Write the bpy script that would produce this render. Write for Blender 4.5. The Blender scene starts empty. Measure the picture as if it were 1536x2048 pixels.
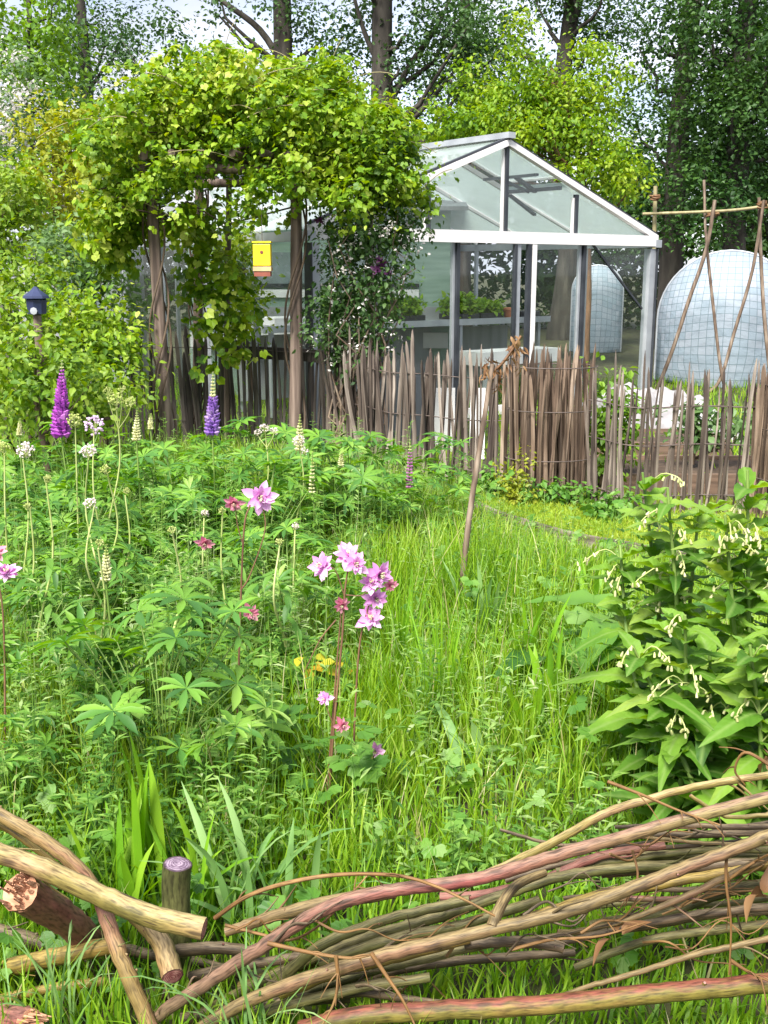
import bpy, math
import numpy as np
from math import radians, sin, cos, tan, pi

sc = bpy.context.scene
COL = sc.collection
R0 = np.random.default_rng(7)

# ------------------------------------------------------------------ camera
F, PITCH, H = 2150.0, radians(12.7), 1.62
CP, SP = cos(PITCH), sin(PITCH)

def P(u, v, Y):
    """point at distance Y seen at photo pixel (u, v)"""
    yv = -(v - 1024) / F
    d = np.array([(u - 768) / F, CP + yv * SP, -SP + yv * CP])
    return np.array([0, 0, H]) + d * (Y / d[1])

def PZ(u, z, Y):
    dep = Y * CP - (z - H) * SP
    return np.array([(u - 768) / F * dep, Y, z])

def proj(p):
    p = np.asarray(p, float); y, z = p[..., 1], p[..., 2] - H
    dep = y * CP - z * SP; yv = y * SP + z * CP
    return 768 + F * p[..., 0] / dep, 1024 - F * yv / dep

def px(n, Y):
    return n / F * Y * 1.03

cam = bpy.data.cameras.new('camera')
cam.sensor_fit = 'VERTICAL'; cam.sensor_height = 24; cam.lens = 24 * F / 2048
cam.clip_end = 2000; cam.clip_start = 0.05
camo = bpy.data.objects.new('camera', cam); COL.objects.link(camo)
camo.location = (0, 0, H); camo.rotation_euler = (pi / 2 - PITCH, 0, 0)
sc.camera = camo

# ------------------------------------------------------------------ materials
def nt(m):
    m.use_nodes = True
    n = m.node_tree
    return n, n.nodes, n.links

def ramp(nodes, stops):
    r = nodes.new('ShaderNodeValToRGB')
    e = r.color_ramp.elements
    while len(e) < len(stops): e.new(0.5)
    for k, (p, c) in enumerate(stops):
        e[k].position = p; e[k].color = (*c, 1)
    return r

def mat_leaf(name, cols, trans=0.38, rough=0.5, nscale=1.2, spec=0.35, vein=False):
    m = bpy.data.materials.new(name); t, N, L = nt(m)
    b = N['Principled BSDF']; out = N['Material Output']
    g = N.new('ShaderNodeNewGeometry')
    tc = N.new('ShaderNodeTexCoord')
    no = N.new('ShaderNodeTexNoise'); no.inputs['Scale'].default_value = nscale; no.inputs['Detail'].default_value = 3
    L.new(tc.outputs['Object'], no.inputs['Vector'])
    a = N.new('ShaderNodeMath'); a.operation = 'MULTIPLY_ADD'; a.inputs[1].default_value = 0.65
    L.new(g.outputs['Random Per Island'], a.inputs[0])
    s = N.new('ShaderNodeMath'); s.operation = 'MULTIPLY_ADD'; s.inputs[1].default_value = 1.5; s.inputs[2].default_value = -0.58
    L.new(no.outputs['Fac'], s.inputs[0]); L.new(s.outputs[0], a.inputs[2])
    r = ramp(N, [(k / max(1, len(cols) - 1), c) for k, c in enumerate(cols)])
    L.new(a.outputs[0], r.inputs['Fac'])
    col = r.outputs['Color']
    if vein:
        uv = N.new('ShaderNodeUVMap')
        sx = N.new('ShaderNodeSeparateXYZ'); L.new(uv.outputs[0], sx.inputs[0])
        # side veins: bands slanting away from the midrib (uv.x = distance from the midrib, uv.y along)
        ma = N.new('ShaderNodeMath'); ma.operation = 'MULTIPLY_ADD'; ma.inputs[1].default_value = -0.35
        L.new(sx.outputs['X'], ma.inputs[0]); L.new(sx.outputs['Y'], ma.inputs[2])
        mm = N.new('ShaderNodeMath'); mm.operation = 'MULTIPLY'; mm.inputs[1].default_value = 62
        L.new(ma.outputs[0], mm.inputs[0])
        si = N.new('ShaderNodeMath'); si.operation = 'SINE'; L.new(mm.outputs[0], si.inputs[0])
        bu = N.new('ShaderNodeBump'); bu.inputs['Strength'].default_value = 0.18; bu.inputs['Distance'].default_value = 0.002
        L.new(si.outputs[0], bu.inputs['Height']); L.new(bu.outputs[0], b.inputs['Normal'])
        rib = N.new('ShaderNodeMapRange'); rib.inputs[1].default_value = 0.0; rib.inputs[2].default_value = 0.12
        rib.inputs[3].default_value = 0.6; rib.inputs[4].default_value = 0
        L.new(sx.outputs['X'], rib.inputs[0])
        mx = N.new('ShaderNodeMix'); mx.data_type = 'RGBA'; mx.inputs[7].default_value = (0.22, 0.33, 0.09, 1)
        L.new(rib.outputs[0], mx.inputs[0]); L.new(col, mx.inputs[6]); col = mx.outputs[2]
    L.new(col, b.inputs['Base Color'])
    b.inputs['Roughness'].default_value = rough
    b.inputs['Specular IOR Level'].default_value = spec
    tr = N.new('ShaderNodeBsdfTranslucent')
    hs = N.new('ShaderNodeHueSaturation'); hs.inputs['Hue'].default_value = 0.485; hs.inputs['Saturation'].default_value = 1.15; hs.inputs['Value'].default_value = 1.5
    L.new(col, hs.inputs['Color']); L.new(hs.outputs[0], tr.inputs['Color'])
    mix = N.new('ShaderNodeMixShader'); mix.inputs[0].default_value = trans
    L.new(b.outputs[0], mix.inputs[1]); L.new(tr.outputs[0], mix.inputs[2]); L.new(mix.outputs[0], out.inputs['Surface'])
    return m

def mat_plain(name, stops, rough=0.6, metal=0.0, scale=(6, 6, 6), spec=0.4, bump=0.0, detail=4, island=0.0):
    m = bpy.data.materials.new(name); t, N, L = nt(m)
    b = N['Principled BSDF']
    tc = N.new('ShaderNodeTexCoord'); mp = N.new('ShaderNodeMapping'); mp.inputs['Scale'].default_value = scale
    L.new(tc.outputs['Object'], mp.inputs[0])
    no = N.new('ShaderNodeTexNoise'); no.inputs['Scale'].default_value = 1; no.inputs['Detail'].default_value = detail
    L.new(mp.outputs[0], no.inputs['Vector'])
    r = ramp(N, stops)
    fac = no.outputs['Fac']
    if island:
        oi = N.new('ShaderNodeObjectInfo')
        a = N.new('ShaderNodeMath'); a.operation = 'MULTIPLY_ADD'; a.inputs[1].default_value = island; L.new(oi.outputs['Random'], a.inputs[0])
        s = N.new('ShaderNodeMath'); s.operation = 'SUBTRACT'; s.inputs[1].default_value = island / 2; L.new(fac, s.inputs[0]); L.new(s.outputs[0], a.inputs[2]); fac = a.outputs[0]
    L.new(fac, r.inputs['Fac']); L.new(r.outputs['Color'], b.inputs['Base Color'])
    b.inputs['Roughness'].default_value = rough; b.inputs['Metallic'].default_value = metal
    b.inputs['Specular IOR Level'].default_value = spec
    if bump:
        bu = N.new('ShaderNodeBump'); bu.inputs['Strength'].default_value = bump; bu.inputs['Distance'].default_value = 0.01
        L.new(no.outputs['Fac'], bu.inputs['Height']); L.new(bu.outputs[0], b.inputs['Normal'])
    return m

def mat_bark(name, lo, mid, hi, top=None, wrap=1.0, along=6.0, rough=0.6, dark=(0.03, 0.018, 0.012), zones=None, zlen=1.5):
    """willow bark: colour runs in patches along the stick (uv.y metres), a different tone on the upper side,
    with dark bud scars and fine lengthwise streaks"""
    m = bpy.data.materials.new(name); t, N, L = nt(m)
    b = N['Principled BSDF']
    uv = N.new('ShaderNodeUVMap')
    oi = N.new('ShaderNodeObjectInfo')
    off = N.new('ShaderNodeVectorMath'); off.operation = 'ADD'
    cx = N.new('ShaderNodeCombineXYZ'); L.new(oi.outputs['Random'], cx.inputs['Z'])
    L.new(uv.outputs[0], off.inputs[0]); L.new(cx.outputs[0], off.inputs[1])
    mp = N.new('ShaderNodeMapping'); mp.inputs['Scale'].default_value = (wrap, along, 9); L.new(off.outputs[0], mp.inputs[0])
    no = N.new('ShaderNodeTexNoise'); no.inputs['Scale'].default_value = 1; no.inputs['Detail'].default_value = 3
    L.new(mp.outputs[0], no.inputs['Vector'])
    r = ramp(N, [(0.32, lo), (0.5, mid), (0.68, hi)]); L.new(no.outputs['Fac'], r.inputs['Fac'])
    col = r.outputs['Color']
    if zones:        # the bark changes tone from the butt to the tip
        sy = N.new('ShaderNodeSeparateXYZ'); L.new(uv.outputs[0], sy.inputs[0])
        dv = N.new('ShaderNodeMath'); dv.operation = 'DIVIDE'; dv.inputs[1].default_value = zlen; L.new(sy.outputs['Y'], dv.inputs[0])
        jt = N.new('ShaderNodeMath'); jt.operation = 'MULTIPLY_ADD'; jt.inputs[1].default_value = 0.18; L.new(no.outputs['Fac'], jt.inputs[0]); L.new(dv.outputs[0], jt.inputs[2])
        sb = N.new('ShaderNodeMath'); sb.operation = 'SUBTRACT'; sb.inputs[1].default_value = 0.09; L.new(jt.outputs[0], sb.inputs[0])
        zr = ramp(N, zones); L.new(sb.outputs[0], zr.inputs['Fac']); col = zr.outputs['Color']
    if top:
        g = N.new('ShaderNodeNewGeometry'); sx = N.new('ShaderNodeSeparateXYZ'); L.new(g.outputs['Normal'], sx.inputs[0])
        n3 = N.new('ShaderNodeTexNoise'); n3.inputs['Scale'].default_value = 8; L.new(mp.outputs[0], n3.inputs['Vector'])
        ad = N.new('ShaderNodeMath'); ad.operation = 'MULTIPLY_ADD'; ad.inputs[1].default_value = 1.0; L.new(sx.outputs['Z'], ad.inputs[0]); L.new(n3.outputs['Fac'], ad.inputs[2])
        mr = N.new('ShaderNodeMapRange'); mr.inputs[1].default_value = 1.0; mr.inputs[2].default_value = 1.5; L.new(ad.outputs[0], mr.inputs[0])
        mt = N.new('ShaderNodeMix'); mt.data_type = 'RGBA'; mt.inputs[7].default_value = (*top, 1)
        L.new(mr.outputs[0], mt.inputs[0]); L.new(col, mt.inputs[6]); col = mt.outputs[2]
    # fine streaks and dirt
    m2 = N.new('ShaderNodeMapping'); m2.inputs['Scale'].default_value = (16, 34, 5); L.new(off.outputs[0], m2.inputs[0])
    n2 = N.new('ShaderNodeTexNoise'); n2.inputs['Detail'].default_value = 5; n2.inputs['Scale'].default_value = 1; L.new(m2.outputs[0], n2.inputs['Vector'])
    r2 = ramp(N, [(0.34, (0.3, 0.26, 0.22)), (0.47, (0.8, 0.78, 0.76)), (0.62, (1.2, 1.17, 1.12))]); L.new(n2.outputs['Fac'], r2.inputs['Fac'])
    mu = N.new('ShaderNodeMix'); mu.data_type = 'RGBA'; mu.blend_type = 'MULTIPLY'; mu.inputs[0].default_value = 0.85
    L.new(col, mu.inputs[6]); L.new(r2.outputs[0], mu.inputs[7])
    # bud scars
    m3 = N.new('ShaderNodeMapping'); m3.inputs['Scale'].default_value = (2.2, 9, 5); L.new(off.outputs[0], m3.inputs[0])
    vo = N.new('ShaderNodeTexVoronoi'); vo.inputs['Scale'].default_value = 1; L.new(m3.outputs[0], vo.inputs['Vector'])
    r3 = ramp(N, [(0.13, (1, 1, 1)), (0.24, (0, 0, 0))]); L.new(vo.outputs['Distance'], r3.inputs['Fac'])
    ms = N.new('ShaderNodeMix'); ms.data_type = 'RGBA'; ms.inputs[7].default_value = (*dark, 1)
    sc_ = N.new('ShaderNodeMath'); sc_.operation = 'MULTIPLY'; sc_.inputs[1].default_value = 0.75; L.new(r3.outputs[0], sc_.inputs[0])
    L.new(sc_.outputs[0], ms.inputs[0]); L.new(mu.outputs[2], ms.inputs[6])
    L.new(ms.outputs[2], b.inputs['Base Color'])
    b.inputs['Roughness'].default_value = rough; b.inputs['Specular IOR Level'].default_value = 0.35
    bu = N.new('ShaderNodeBump'); bu.inputs['Strength'].default_value = 0.5; bu.inputs['Distance'].default_value = 0.002
    L.new(n2.outputs['Fac'], bu.inputs['Height']); L.new(bu.outputs[0], b.inputs['Normal'])
    return m

def mat_cut(name, a, b, c):
    m = bpy.data.materials.new(name); t, N, L = nt(m); B = N['Principled BSDF']
    uv = N.new('ShaderNodeUVMap'); sx = N.new('ShaderNodeSeparateXYZ'); L.new(uv.outputs[0], sx.inputs[0])
    tc = N.new('ShaderNodeTexCoord'); no = N.new('ShaderNodeTexNoise'); no.inputs['Scale'].default_value = 55; no.inputs['Detail'].default_value = 5; L.new(tc.outputs['Object'], no.inputs['Vector'])
    ad = N.new('ShaderNodeMath'); ad.operation = 'MULTIPLY_ADD'; ad.inputs[1].default_value = 0.5; L.new(no.outputs['Fac'], ad.inputs[0]); L.new(sx.outputs['X'], ad.inputs[2])
    si = N.new('ShaderNodeMath'); si.operation = 'MULTIPLY'; si.inputs[1].default_value = 34; L.new(ad.outputs[0], si.inputs[0])
    s2 = N.new('ShaderNodeMath'); s2.operation = 'SINE'; L.new(si.outputs[0], s2.inputs[0])
    s3 = N.new('ShaderNodeMath'); s3.operation = 'MULTIPLY_ADD'; s3.inputs[1].default_value = 0.14; L.new(s2.outputs[0], s3.inputs[0]); L.new(no.outputs['Fac'], s3.inputs[2])
    r = ramp(N, [(0.3, a), (0.5, b), (0.72, c)]); L.new(s3.outputs[0], r.inputs['Fac'])
    rim = ramp(N, [(0.8, (1, 1, 1)), (0.93, (0.22, 0.16, 0.14))]); L.new(sx.outputs['X'], rim.inputs['Fac'])
    mu = N.new('ShaderNodeMix'); mu.data_type = 'RGBA'; mu.blend_type = 'MULTIPLY'; mu.inputs[0].default_value = 1; L.new(r.outputs[0], mu.inputs[6]); L.new(rim.outputs[0], mu.inputs[7])
    L.new(mu.outputs[2], B.inputs['Base Color']); B.inputs['Roughness'].default_value = 0.75
    bu = N.new('ShaderNodeBump'); bu.inputs['Strength'].default_value = 0.5; bu.inputs['Distance'].default_value = 0.003; L.new(s3.outputs[0], bu.inputs['Height']); L.new(bu.outputs[0], B.inputs['Normal'])
    return m

def mat_glass(name, tint=(0.97, 0.985, 0.98), milk=0.0, milkcol=(0.5, 0.58, 0.53), gloss=0.1):
    m = bpy.data.materials.new(name); t, N, L = nt(m)
    out = N['Material Output']; N.remove(N['Principled BSDF'])
    tr = N.new('ShaderNodeBsdfTransparent'); tr.inputs[0].default_value = (*tint, 1)
    gl = N.new('ShaderNodeBsdfGlossy'); gl.inputs['Roughness'].default_value = 0.03
    fr = N.new('ShaderNodeLayerWeight'); fr.inputs[0].default_value = 0.5
    p5 = N.new('ShaderNodeMath'); p5.operation = 'POWER'; p5.inputs[1].default_value = 4.0; L.new(fr.outputs['Facing'], p5.inputs[0])
    mr = N.new('ShaderNodeMath'); mr.operation = 'MULTIPLY_ADD'; mr.inputs[1].default_value = 0.6; mr.inputs[2].default_value = gloss * 0.35
    L.new(p5.outputs[0], mr.inputs[0])
    base = tr.outputs[0]
    if milk:
        tc = N.new('ShaderNodeTexCoord'); no = N.new('ShaderNodeTexNoise'); no.inputs['Scale'].default_value = 2.2; no.inputs['Detail'].default_value = 6
        L.new(tc.outputs['Object'], no.inputs['Vector'])
        mk = N.new('ShaderNodeMapRange'); mk.inputs[1].default_value = 0.3; mk.inputs[2].default_value = 0.7; mk.inputs[3].default_value = milk * 0.8; mk.inputs[4].default_value = min(1, milk * 1.15)
        L.new(no.outputs['Fac'], mk.inputs[0])
        d = N.new('ShaderNodeBsdfDiffuse'); d.inputs[0].default_value = (*milkcol, 1)
        tl = N.new('ShaderNodeBsdfTranslucent'); tl.inputs[0].default_value = (*milkcol, 1)
        dm = N.new('ShaderNodeMixShader'); dm.inputs[0].default_value = 0.6; L.new(d.outputs[0], dm.inputs[1]); L.new(tl.outputs[0], dm.inputs[2])
        m1 = N.new('ShaderNodeMixShader'); L.new(mk.outputs[0], m1.inputs[0]); L.new(base, m1.inputs[1]); L.new(dm.outputs[0], m1.inputs[2]); base = m1.outputs[0]
    m2 = N.new('ShaderNodeMixShader'); L.new(mr.outputs[0], m2.inputs[0]); L.new(base, m2.inputs[1]); L.new(gl.outputs[0], m2.inputs[2])
    L.new(m2.outputs[0], out.inputs['Surface'])
    return m

LF = {}
LF['grass'] = mat_leaf('meadow grass blades', [(0.045, 0.13, 0.010), (0.14, 0.29, 0.014), (0.24, 0.40, 0.022), (0.38, 0.46, 0.1)], nscale=0.9, trans=0.45)
LF['dry'] = mat_leaf('dry grass stalk', [(0.3, 0.27, 0.1), (0.45, 0.42, 0.2), (0.5, 0.48, 0.3)], nscale=2)
LF['lawn'] = mat_leaf('mown lawn grass', [(0.15, 0.27, 0.02), (0.25, 0.36, 0.03), (0.33, 0.41, 0.05)], nscale=2)
LF['lupin'] = mat_leaf('lupin foliage', [(0.03, 0.1, 0.024), (0.08, 0.21, 0.036), (0.165, 0.33, 0.036), (0.32, 0.44, 0.13)], nscale=1.4)
LF['herb'] = mat_leaf('broad herb leaves', [(0.035, 0.11, 0.02), (0.085, 0.21, 0.026), (0.14, 0.28, 0.045), (0.21, 0.32, 0.11)], nscale=2)
LF['fine'] = mat_leaf('fine herb leaf', [(0.04, 0.12, 0.02), (0.11, 0.24, 0.035), (0.22, 0.36, 0.07), (0.38, 0.46, 0.24)], nscale=1.6, trans=0.42)
LF['comfrey'] = mat_leaf('comfrey leaf', [(0.04, 0.115, 0.014), (0.09, 0.21, 0.018), (0.17, 0.31, 0.035), (0.28, 0.37, 0.07)], trans=0.42, nscale=4, rough=.6, vein=True)
LF['strap'] = mat_leaf('strap leaf', [(0.08, 0.22, 0.012), (0.16, 0.34, 0.015), (0.26, 0.42, 0.03)], nscale=3)
LF['glauc'] = mat_leaf('grey green strap leaf', [(0.1, 0.22, 0.06), (0.18, 0.33, 0.1), (0.3, 0.44, 0.17)], nscale=3)
LF['vine'] = mat_leaf('golden climber leaf', [(0.04, 0.11, 0.008), (0.12, 0.24, 0.011), (0.23, 0.35, 0.015), (0.4, 0.45, 0.09)], nscale=1.8, trans=0.36)
LF['vinedark'] = mat_leaf('green climber leaf', [(0.04, 0.11, 0.012), (0.1, 0.21, 0.015), (0.19, 0.31, 0.02)], nscale=1.8)
LF['rose'] = mat_leaf('rambling rose leaf', [(0.025, 0.07, 0.02), (0.055, 0.12, 0.03), (0.1, 0.17, 0.05)], nscale=2)
LF['poplar'] = mat_leaf('poplar leaf', [(0.022, 0.06, 0.018), (0.045, 0.105, 0.026), (0.08, 0.15, 0.036)], nscale=0.5, trans=0.3)
LF['darkpop'] = mat_leaf('dark poplar leaf', [(0.02, 0.06, 0.014), (0.045, 0.11, 0.022), (0.08, 0.16, 0.03)], nscale=0.45, trans=0.3)
LF['maple'] = mat_leaf('bright maple leaf', [(0.05, 0.13, 0.008), (0.12, 0.24, 0.011), (0.22, 0.34, 0.016), (0.32, 0.4, 0.05)], nscale=1.1, trans=0.45)
LF['birch'] = mat_leaf('light green tree leaf', [(0.07, 0.16, 0.018), (0.14, 0.27, 0.022), (0.23, 0.36, 0.035)], nscale=0.9)
LF['gold'] = mat_leaf('golden shrub leaf', [(0.13, 0.19, 0.015), (0.25, 0.29, 0.02), (0.36, 0.37, 0.06)], nscale=1.5)
LF['shrub'] = mat_leaf('shrub leaf', [(0.06, 0.14, 0.014), (0.13, 0.24, 0.018), (0.22, 0.33, 0.03), (0.3, 0.37, 0.1)], nscale=1.5)
LF['shrub2'] = mat_leaf('greyish shrub leaf', [(0.06, 0.13, 0.04), (0.11, 0.2, 0.06), (0.18, 0.27, 0.12)], nscale=1.8)
LF['hedge'] = mat_leaf('far hedge leaf', [(0.016, 0.05, 0.012), (0.035, 0.085, 0.016), (0.07, 0.13, 0.025)], nscale=0.5)
LF['seedling'] = mat_leaf('seedling leaf', [(0.1, 0.22, 0.015), (0.18, 0.32, 0.02), (0.27, 0.38, 0.04)], nscale=4)
LF['autumn'] = mat_leaf('yellow and orange leaf', [(0.45, 0.2, 0.02), (0.5, 0.4, 0.03), (0.4, 0.42, 0.03)], nscale=8)
LF['pink'] = mat_leaf('pink columbine petal', [(0.6, 0.22, 0.5), (0.68, 0.34, 0.62), (0.74, 0.5, 0.71)], nscale=12, trans=0.3)
LF['rosy'] = mat_leaf('rosy bud petal', [(0.5, 0.13, 0.2), (0.62, 0.24, 0.34), (0.62, 0.36, 0.36)], nscale=12, trans=0.3)
LF['purple'] = mat_leaf('purple lupin floret', [(0.2, 0.03, 0.26), (0.34, 0.055, 0.38), (0.5, 0.2, 0.52)], nscale=14, trans=0.25)
LF['violet'] = mat_leaf('violet lupin floret', [(0.14, 0.06, 0.3), (0.24, 0.12, 0.42), (0.42, 0.3, 0.5)], nscale=14, trans=0.25)
LF['lupink'] = mat_leaf('pink lupin floret', [(0.3, 0.1, 0.25), (0.45, 0.2, 0.4)], nscale=14, trans=0.25)
LF['cream'] = mat_leaf('cream floret', [(0.45, 0.45, 0.2), (0.6, 0.6, 0.32), (0.66, 0.66, 0.45)], nscale=10, trans=0.25)
LF['bell'] = mat_leaf('comfrey bell', [(0.4, 0.42, 0.16), (0.52, 0.52, 0.25), (0.6, 0.58, 0.38)], nscale=10, trans=0.25)
LF['paleflo'] = mat_leaf('pale pinkish floret', [(0.55, 0.45, 0.42), (0.7, 0.62, 0.6), (0.76, 0.72, 0.68)], nscale=10, trans=0.25)
LF['lilac'] = mat_leaf('lilac floret', [(0.55, 0.36, 0.56), (0.66, 0.5, 0.68), (0.74, 0.65, 0.75)], nscale=10, trans=0.25)
LF['greenflo'] = mat_leaf('yellow green floret', [(0.28, 0.36, 0.08), (0.42, 0.47, 0.15), (0.55, 0.56, 0.28)], nscale=10, trans=0.25)
LF['white'] = mat_leaf('white blossom', [(0.5, 0.45, 0.42), (0.66, 0.62, 0.6), (0.75, 0.72, 0.7)], nscale=5, trans=0.25)
LF['darkpurple'] = mat_leaf('dark purple clematis petal', [(0.05, 0.012, 0.05), (0.1, 0.02, 0.09)], nscale=5, trans=0.2)
LF['dead'] = mat_leaf('dry brown leaf', [(0.1, 0.045, 0.02), (0.19, 0.1, 0.045), (0.3, 0.19, 0.09)], nscale=10, trans=0.2)
LF['gstem'] = mat_plain('green stem', [(0.3, (0.09, 0.17, 0.03)), (0.7, (0.2, 0.28, 0.07))], 0.5, scale=(20, 20, 3))
LF['pstem'] = mat_plain('pale stem', [(0.3, (0.3, 0.36, 0.1)), (0.7, (0.44, 0.48, 0.2))], 0.5, scale=(20, 20, 3))
LF['rstem'] = mat_plain('purple brown stem', [(0.3, (0.1, 0.045, 0.03)), (0.7, (0.2, 0.11, 0.06))], 0.5, scale=(20, 20, 6))
BK = {}
BK['poplar'] = mat_plain('poplar bark', [(0.3, (0.02, 0.017, 0.014)), (0.55, (0.05, 0.043, 0.035)), (0.75, (0.095, 0.085, 0.068))], 0.9, scale=(6, 6, 1.2), bump=0.8)
BK['shrub'] = mat_plain('shrub stem bark', [(0.3, (0.05, 0.035, 0.025)), (0.7, (0.13, 0.09, 0.06))], 0.85, scale=(20, 20, 5), bump=0.5)
BK['maple'] = mat_plain('reddish maple bark', [(0.3, (0.1, 0.05, 0.025)), (0.7, (0.22, 0.12, 0.06))], 0.8, scale=(20, 20, 5), bump=0.5)
BK['post'] = mat_plain('weathered larch post', [(0.3, (0.06, 0.042, 0.034)), (0.5, (0.135, 0.096, 0.078)), (0.7, (0.25, 0.19, 0.155))], 0.85, scale=(26, 26, 1.6), bump=0.7, detail=6)
BK['picket'] = mat_plain('weathered chestnut paling', [(0.15, (0.035, 0.024, 0.02)), (0.42, (0.09, 0.068, 0.055)), (0.62, (0.165, 0.132, 0.11)), (0.88, (0.33, 0.28, 0.24))], 0.85, scale=(30, 30, 3), bump=0.6, detail=6, island=0.55)
BK['darkpicket'] = mat_plain('dark weathered paling', [(0.15, (0.022, 0.018, 0.016)), (0.45, (0.06, 0.048, 0.042)), (0.65, (0.12, 0.1, 0.088)), (0.85, (0.24, 0.2, 0.175))], 0.85, scale=(30, 30, 3), bump=0.6, detail=6, island=0.5)
BK['brownpicket'] = mat_plain('brown split paling', [(0.15, (0.035, 0.022, 0.015)), (0.42, (0.095, 0.062, 0.043)), (0.62, (0.175, 0.12, 0.085)), (0.88, (0.34, 0.26, 0.2))], 0.85, scale=(30, 30, 3), bump=0.6, detail=6, island=0.55)
BK['cane'] = mat_plain('hazel pole', [(0.3, (0.07, 0.045, 0.032)), (0.5, (0.15, 0.105, 0.075)), (0.7, (0.28, 0.22, 0.17))], 0.7, scale=(25, 25, 5), bump=0.3)
BK['bamboo'] = mat_plain('pale cane', [(0.3, (0.19, 0.16, 0.075)), (0.7, (0.32, 0.28, 0.15))], 0.5, scale=(25, 25, 4))
MT = {}
MT['alu'] = mat_plain('pale painted aluminium', [(0.3, (0.6, 0.58, 0.58)), (0.7, (0.74, 0.72, 0.72))], 0.4, scale=(3, 3, 3))
MT['greyalu'] = mat_plain('grey aluminium', [(0.3, (0.28, 0.3, 0.33)), (0.7, (0.42, 0.44, 0.47))], 0.4, metal=0.3, scale=(4, 4, 4))
MT['darkbar'] = mat_plain('dark rubber glazing bar', [(0.3, (0.015, 0.018, 0.024)), (0.7, (0.04, 0.045, 0.055))], 0.5, scale=(5, 5, 5))
MT['bench'] = mat_plain('grey bench top', [(0.3, (0.2, 0.21, 0.22)), (0.7, (0.33, 0.34, 0.35))], 0.6, scale=(4, 4, 4))
MT['greyboard'] = mat_plain('grey panel', [(0.3, (0.2, 0.21, 0.22)), (0.7, (0.3, 0.31, 0.32))], 0.7, scale=(9, 9, 1))
MT['white'] = mat_plain('white sheet', [(0.3, (0.6, 0.59, 0.59)), (0.7, (0.78, 0.77, 0.77))], 0.6, scale=(3, 3, 3))
MT['fleece'] = mat_plain('white fleece', [(0.3, (0.2, 0.195, 0.2)), (0.7, (0.32, 0.305, 0.31))], 0.9, scale=(9, 9, 9), bump=1.0)
MT['blackplastic'] = mat_plain('black plastic', [(0.3, (0.012, 0.013, 0.015)), (0.7, (0.03, 0.032, 0.035))], 0.4)
MT['terracotta'] = mat_plain('terracotta', [(0.3, (0.4, 0.13, 0.07)), (0.7, (0.52, 0.2, 0.11))], 0.8, scale=(15, 15, 15))
MT['yellow'] = mat_plain('yellow paint', [(0.3, (0.68, 0.5, 0.012)), (0.7, (0.8, 0.64, 0.03))], 0.45, scale=(8, 8, 8))
MT['redbrown'] = mat_plain('red brown wood', [(0.3, (0.16, 0.04, 0.03)), (0.7, (0.26, 0.08, 0.05))], 0.6, scale=(10, 10, 10))
MT['tan'] = mat_plain('tan wood', [(0.3, (0.42, 0.26, 0.13)), (0.7, (0.56, 0.38, 0.2))], 0.6, scale=(10, 10, 10))
MT['navy'] = mat_plain('dark blue enamel', [(0.3, (0.012, 0.018, 0.05)), (0.7, (0.03, 0.04, 0.1))], 0.3, scale=(8, 8, 8), spec=0.6)
MT['wire'] = mat_plain('rusty wire', [(0.3, (0.05, 0.04, 0.035)), (0.7, (0.12, 0.09, 0.08))], 0.6, scale=(20, 20, 20))
MT['board'] = mat_plain('old edging board', [(0.3, (0.05, 0.04, 0.03)), (0.5, (0.14, 0.115, 0.09)), (0.7, (0.3, 0.27, 0.22))], 0.9, scale=(5, 5, 30), bump=0.5)
MT['bed'] = mat_plain('raised bed plank', [(0.3, (0.07, 0.045, 0.03)), (0.7, (0.17, 0.11, 0.075))], 0.85, scale=(3, 3, 30), bump=0.5)
MT['sage'] = mat_plain('sage green boards', [(0.3, (0.2, 0.29, 0.24)), (0.7, (0.3, 0.4, 0.34))], 0.7, scale=(2, 2, 14))
MT['soil'] = mat_plain('dark garden soil', [(0.3, (0.03, 0.02, 0.013)), (0.7, (0.085, 0.055, 0.035))], 0.95, scale=(12, 12, 12), bump=1.0, detail=8)
MT['torn'] = mat_plain('torn orange wood', [(0.25, (0.2, 0.08, 0.04)), (0.5, (0.38, 0.19, 0.11)), (0.75, (0.5, 0.31, 0.2))], 0.85, scale=(14, 14, 90), bump=0.9)
MT['cutred'] = mat_cut('fresh red cut wood', (0.1, 0.02, 0.022), (0.22, 0.065, 0.06), (0.42, 0.24, 0.2))
MT['cutpurple'] = mat_cut('purple grey cut wood', (0.07, 0.04, 0.065), (0.16, 0.11, 0.16), (0.3, 0.23, 0.28))
MT['dishglass'] = mat_plain('dull window pane', [(0.3, (0.14, 0.17, 0.18)), (0.7, (0.25, 0.3, 0.32))], 0.1, scale=(2, 2, 2), spec=0.6)
GL = mat_glass('greenhouse wall glass', milk=0.015, gloss=0.06)
GLR = mat_glass('hazy roof glass', milk=0.6, milkcol=(0.6, 0.69, 0.66), gloss=0.12)
GLG = mat_glass('gable glass', milk=0.05, gloss=0.12)

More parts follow.
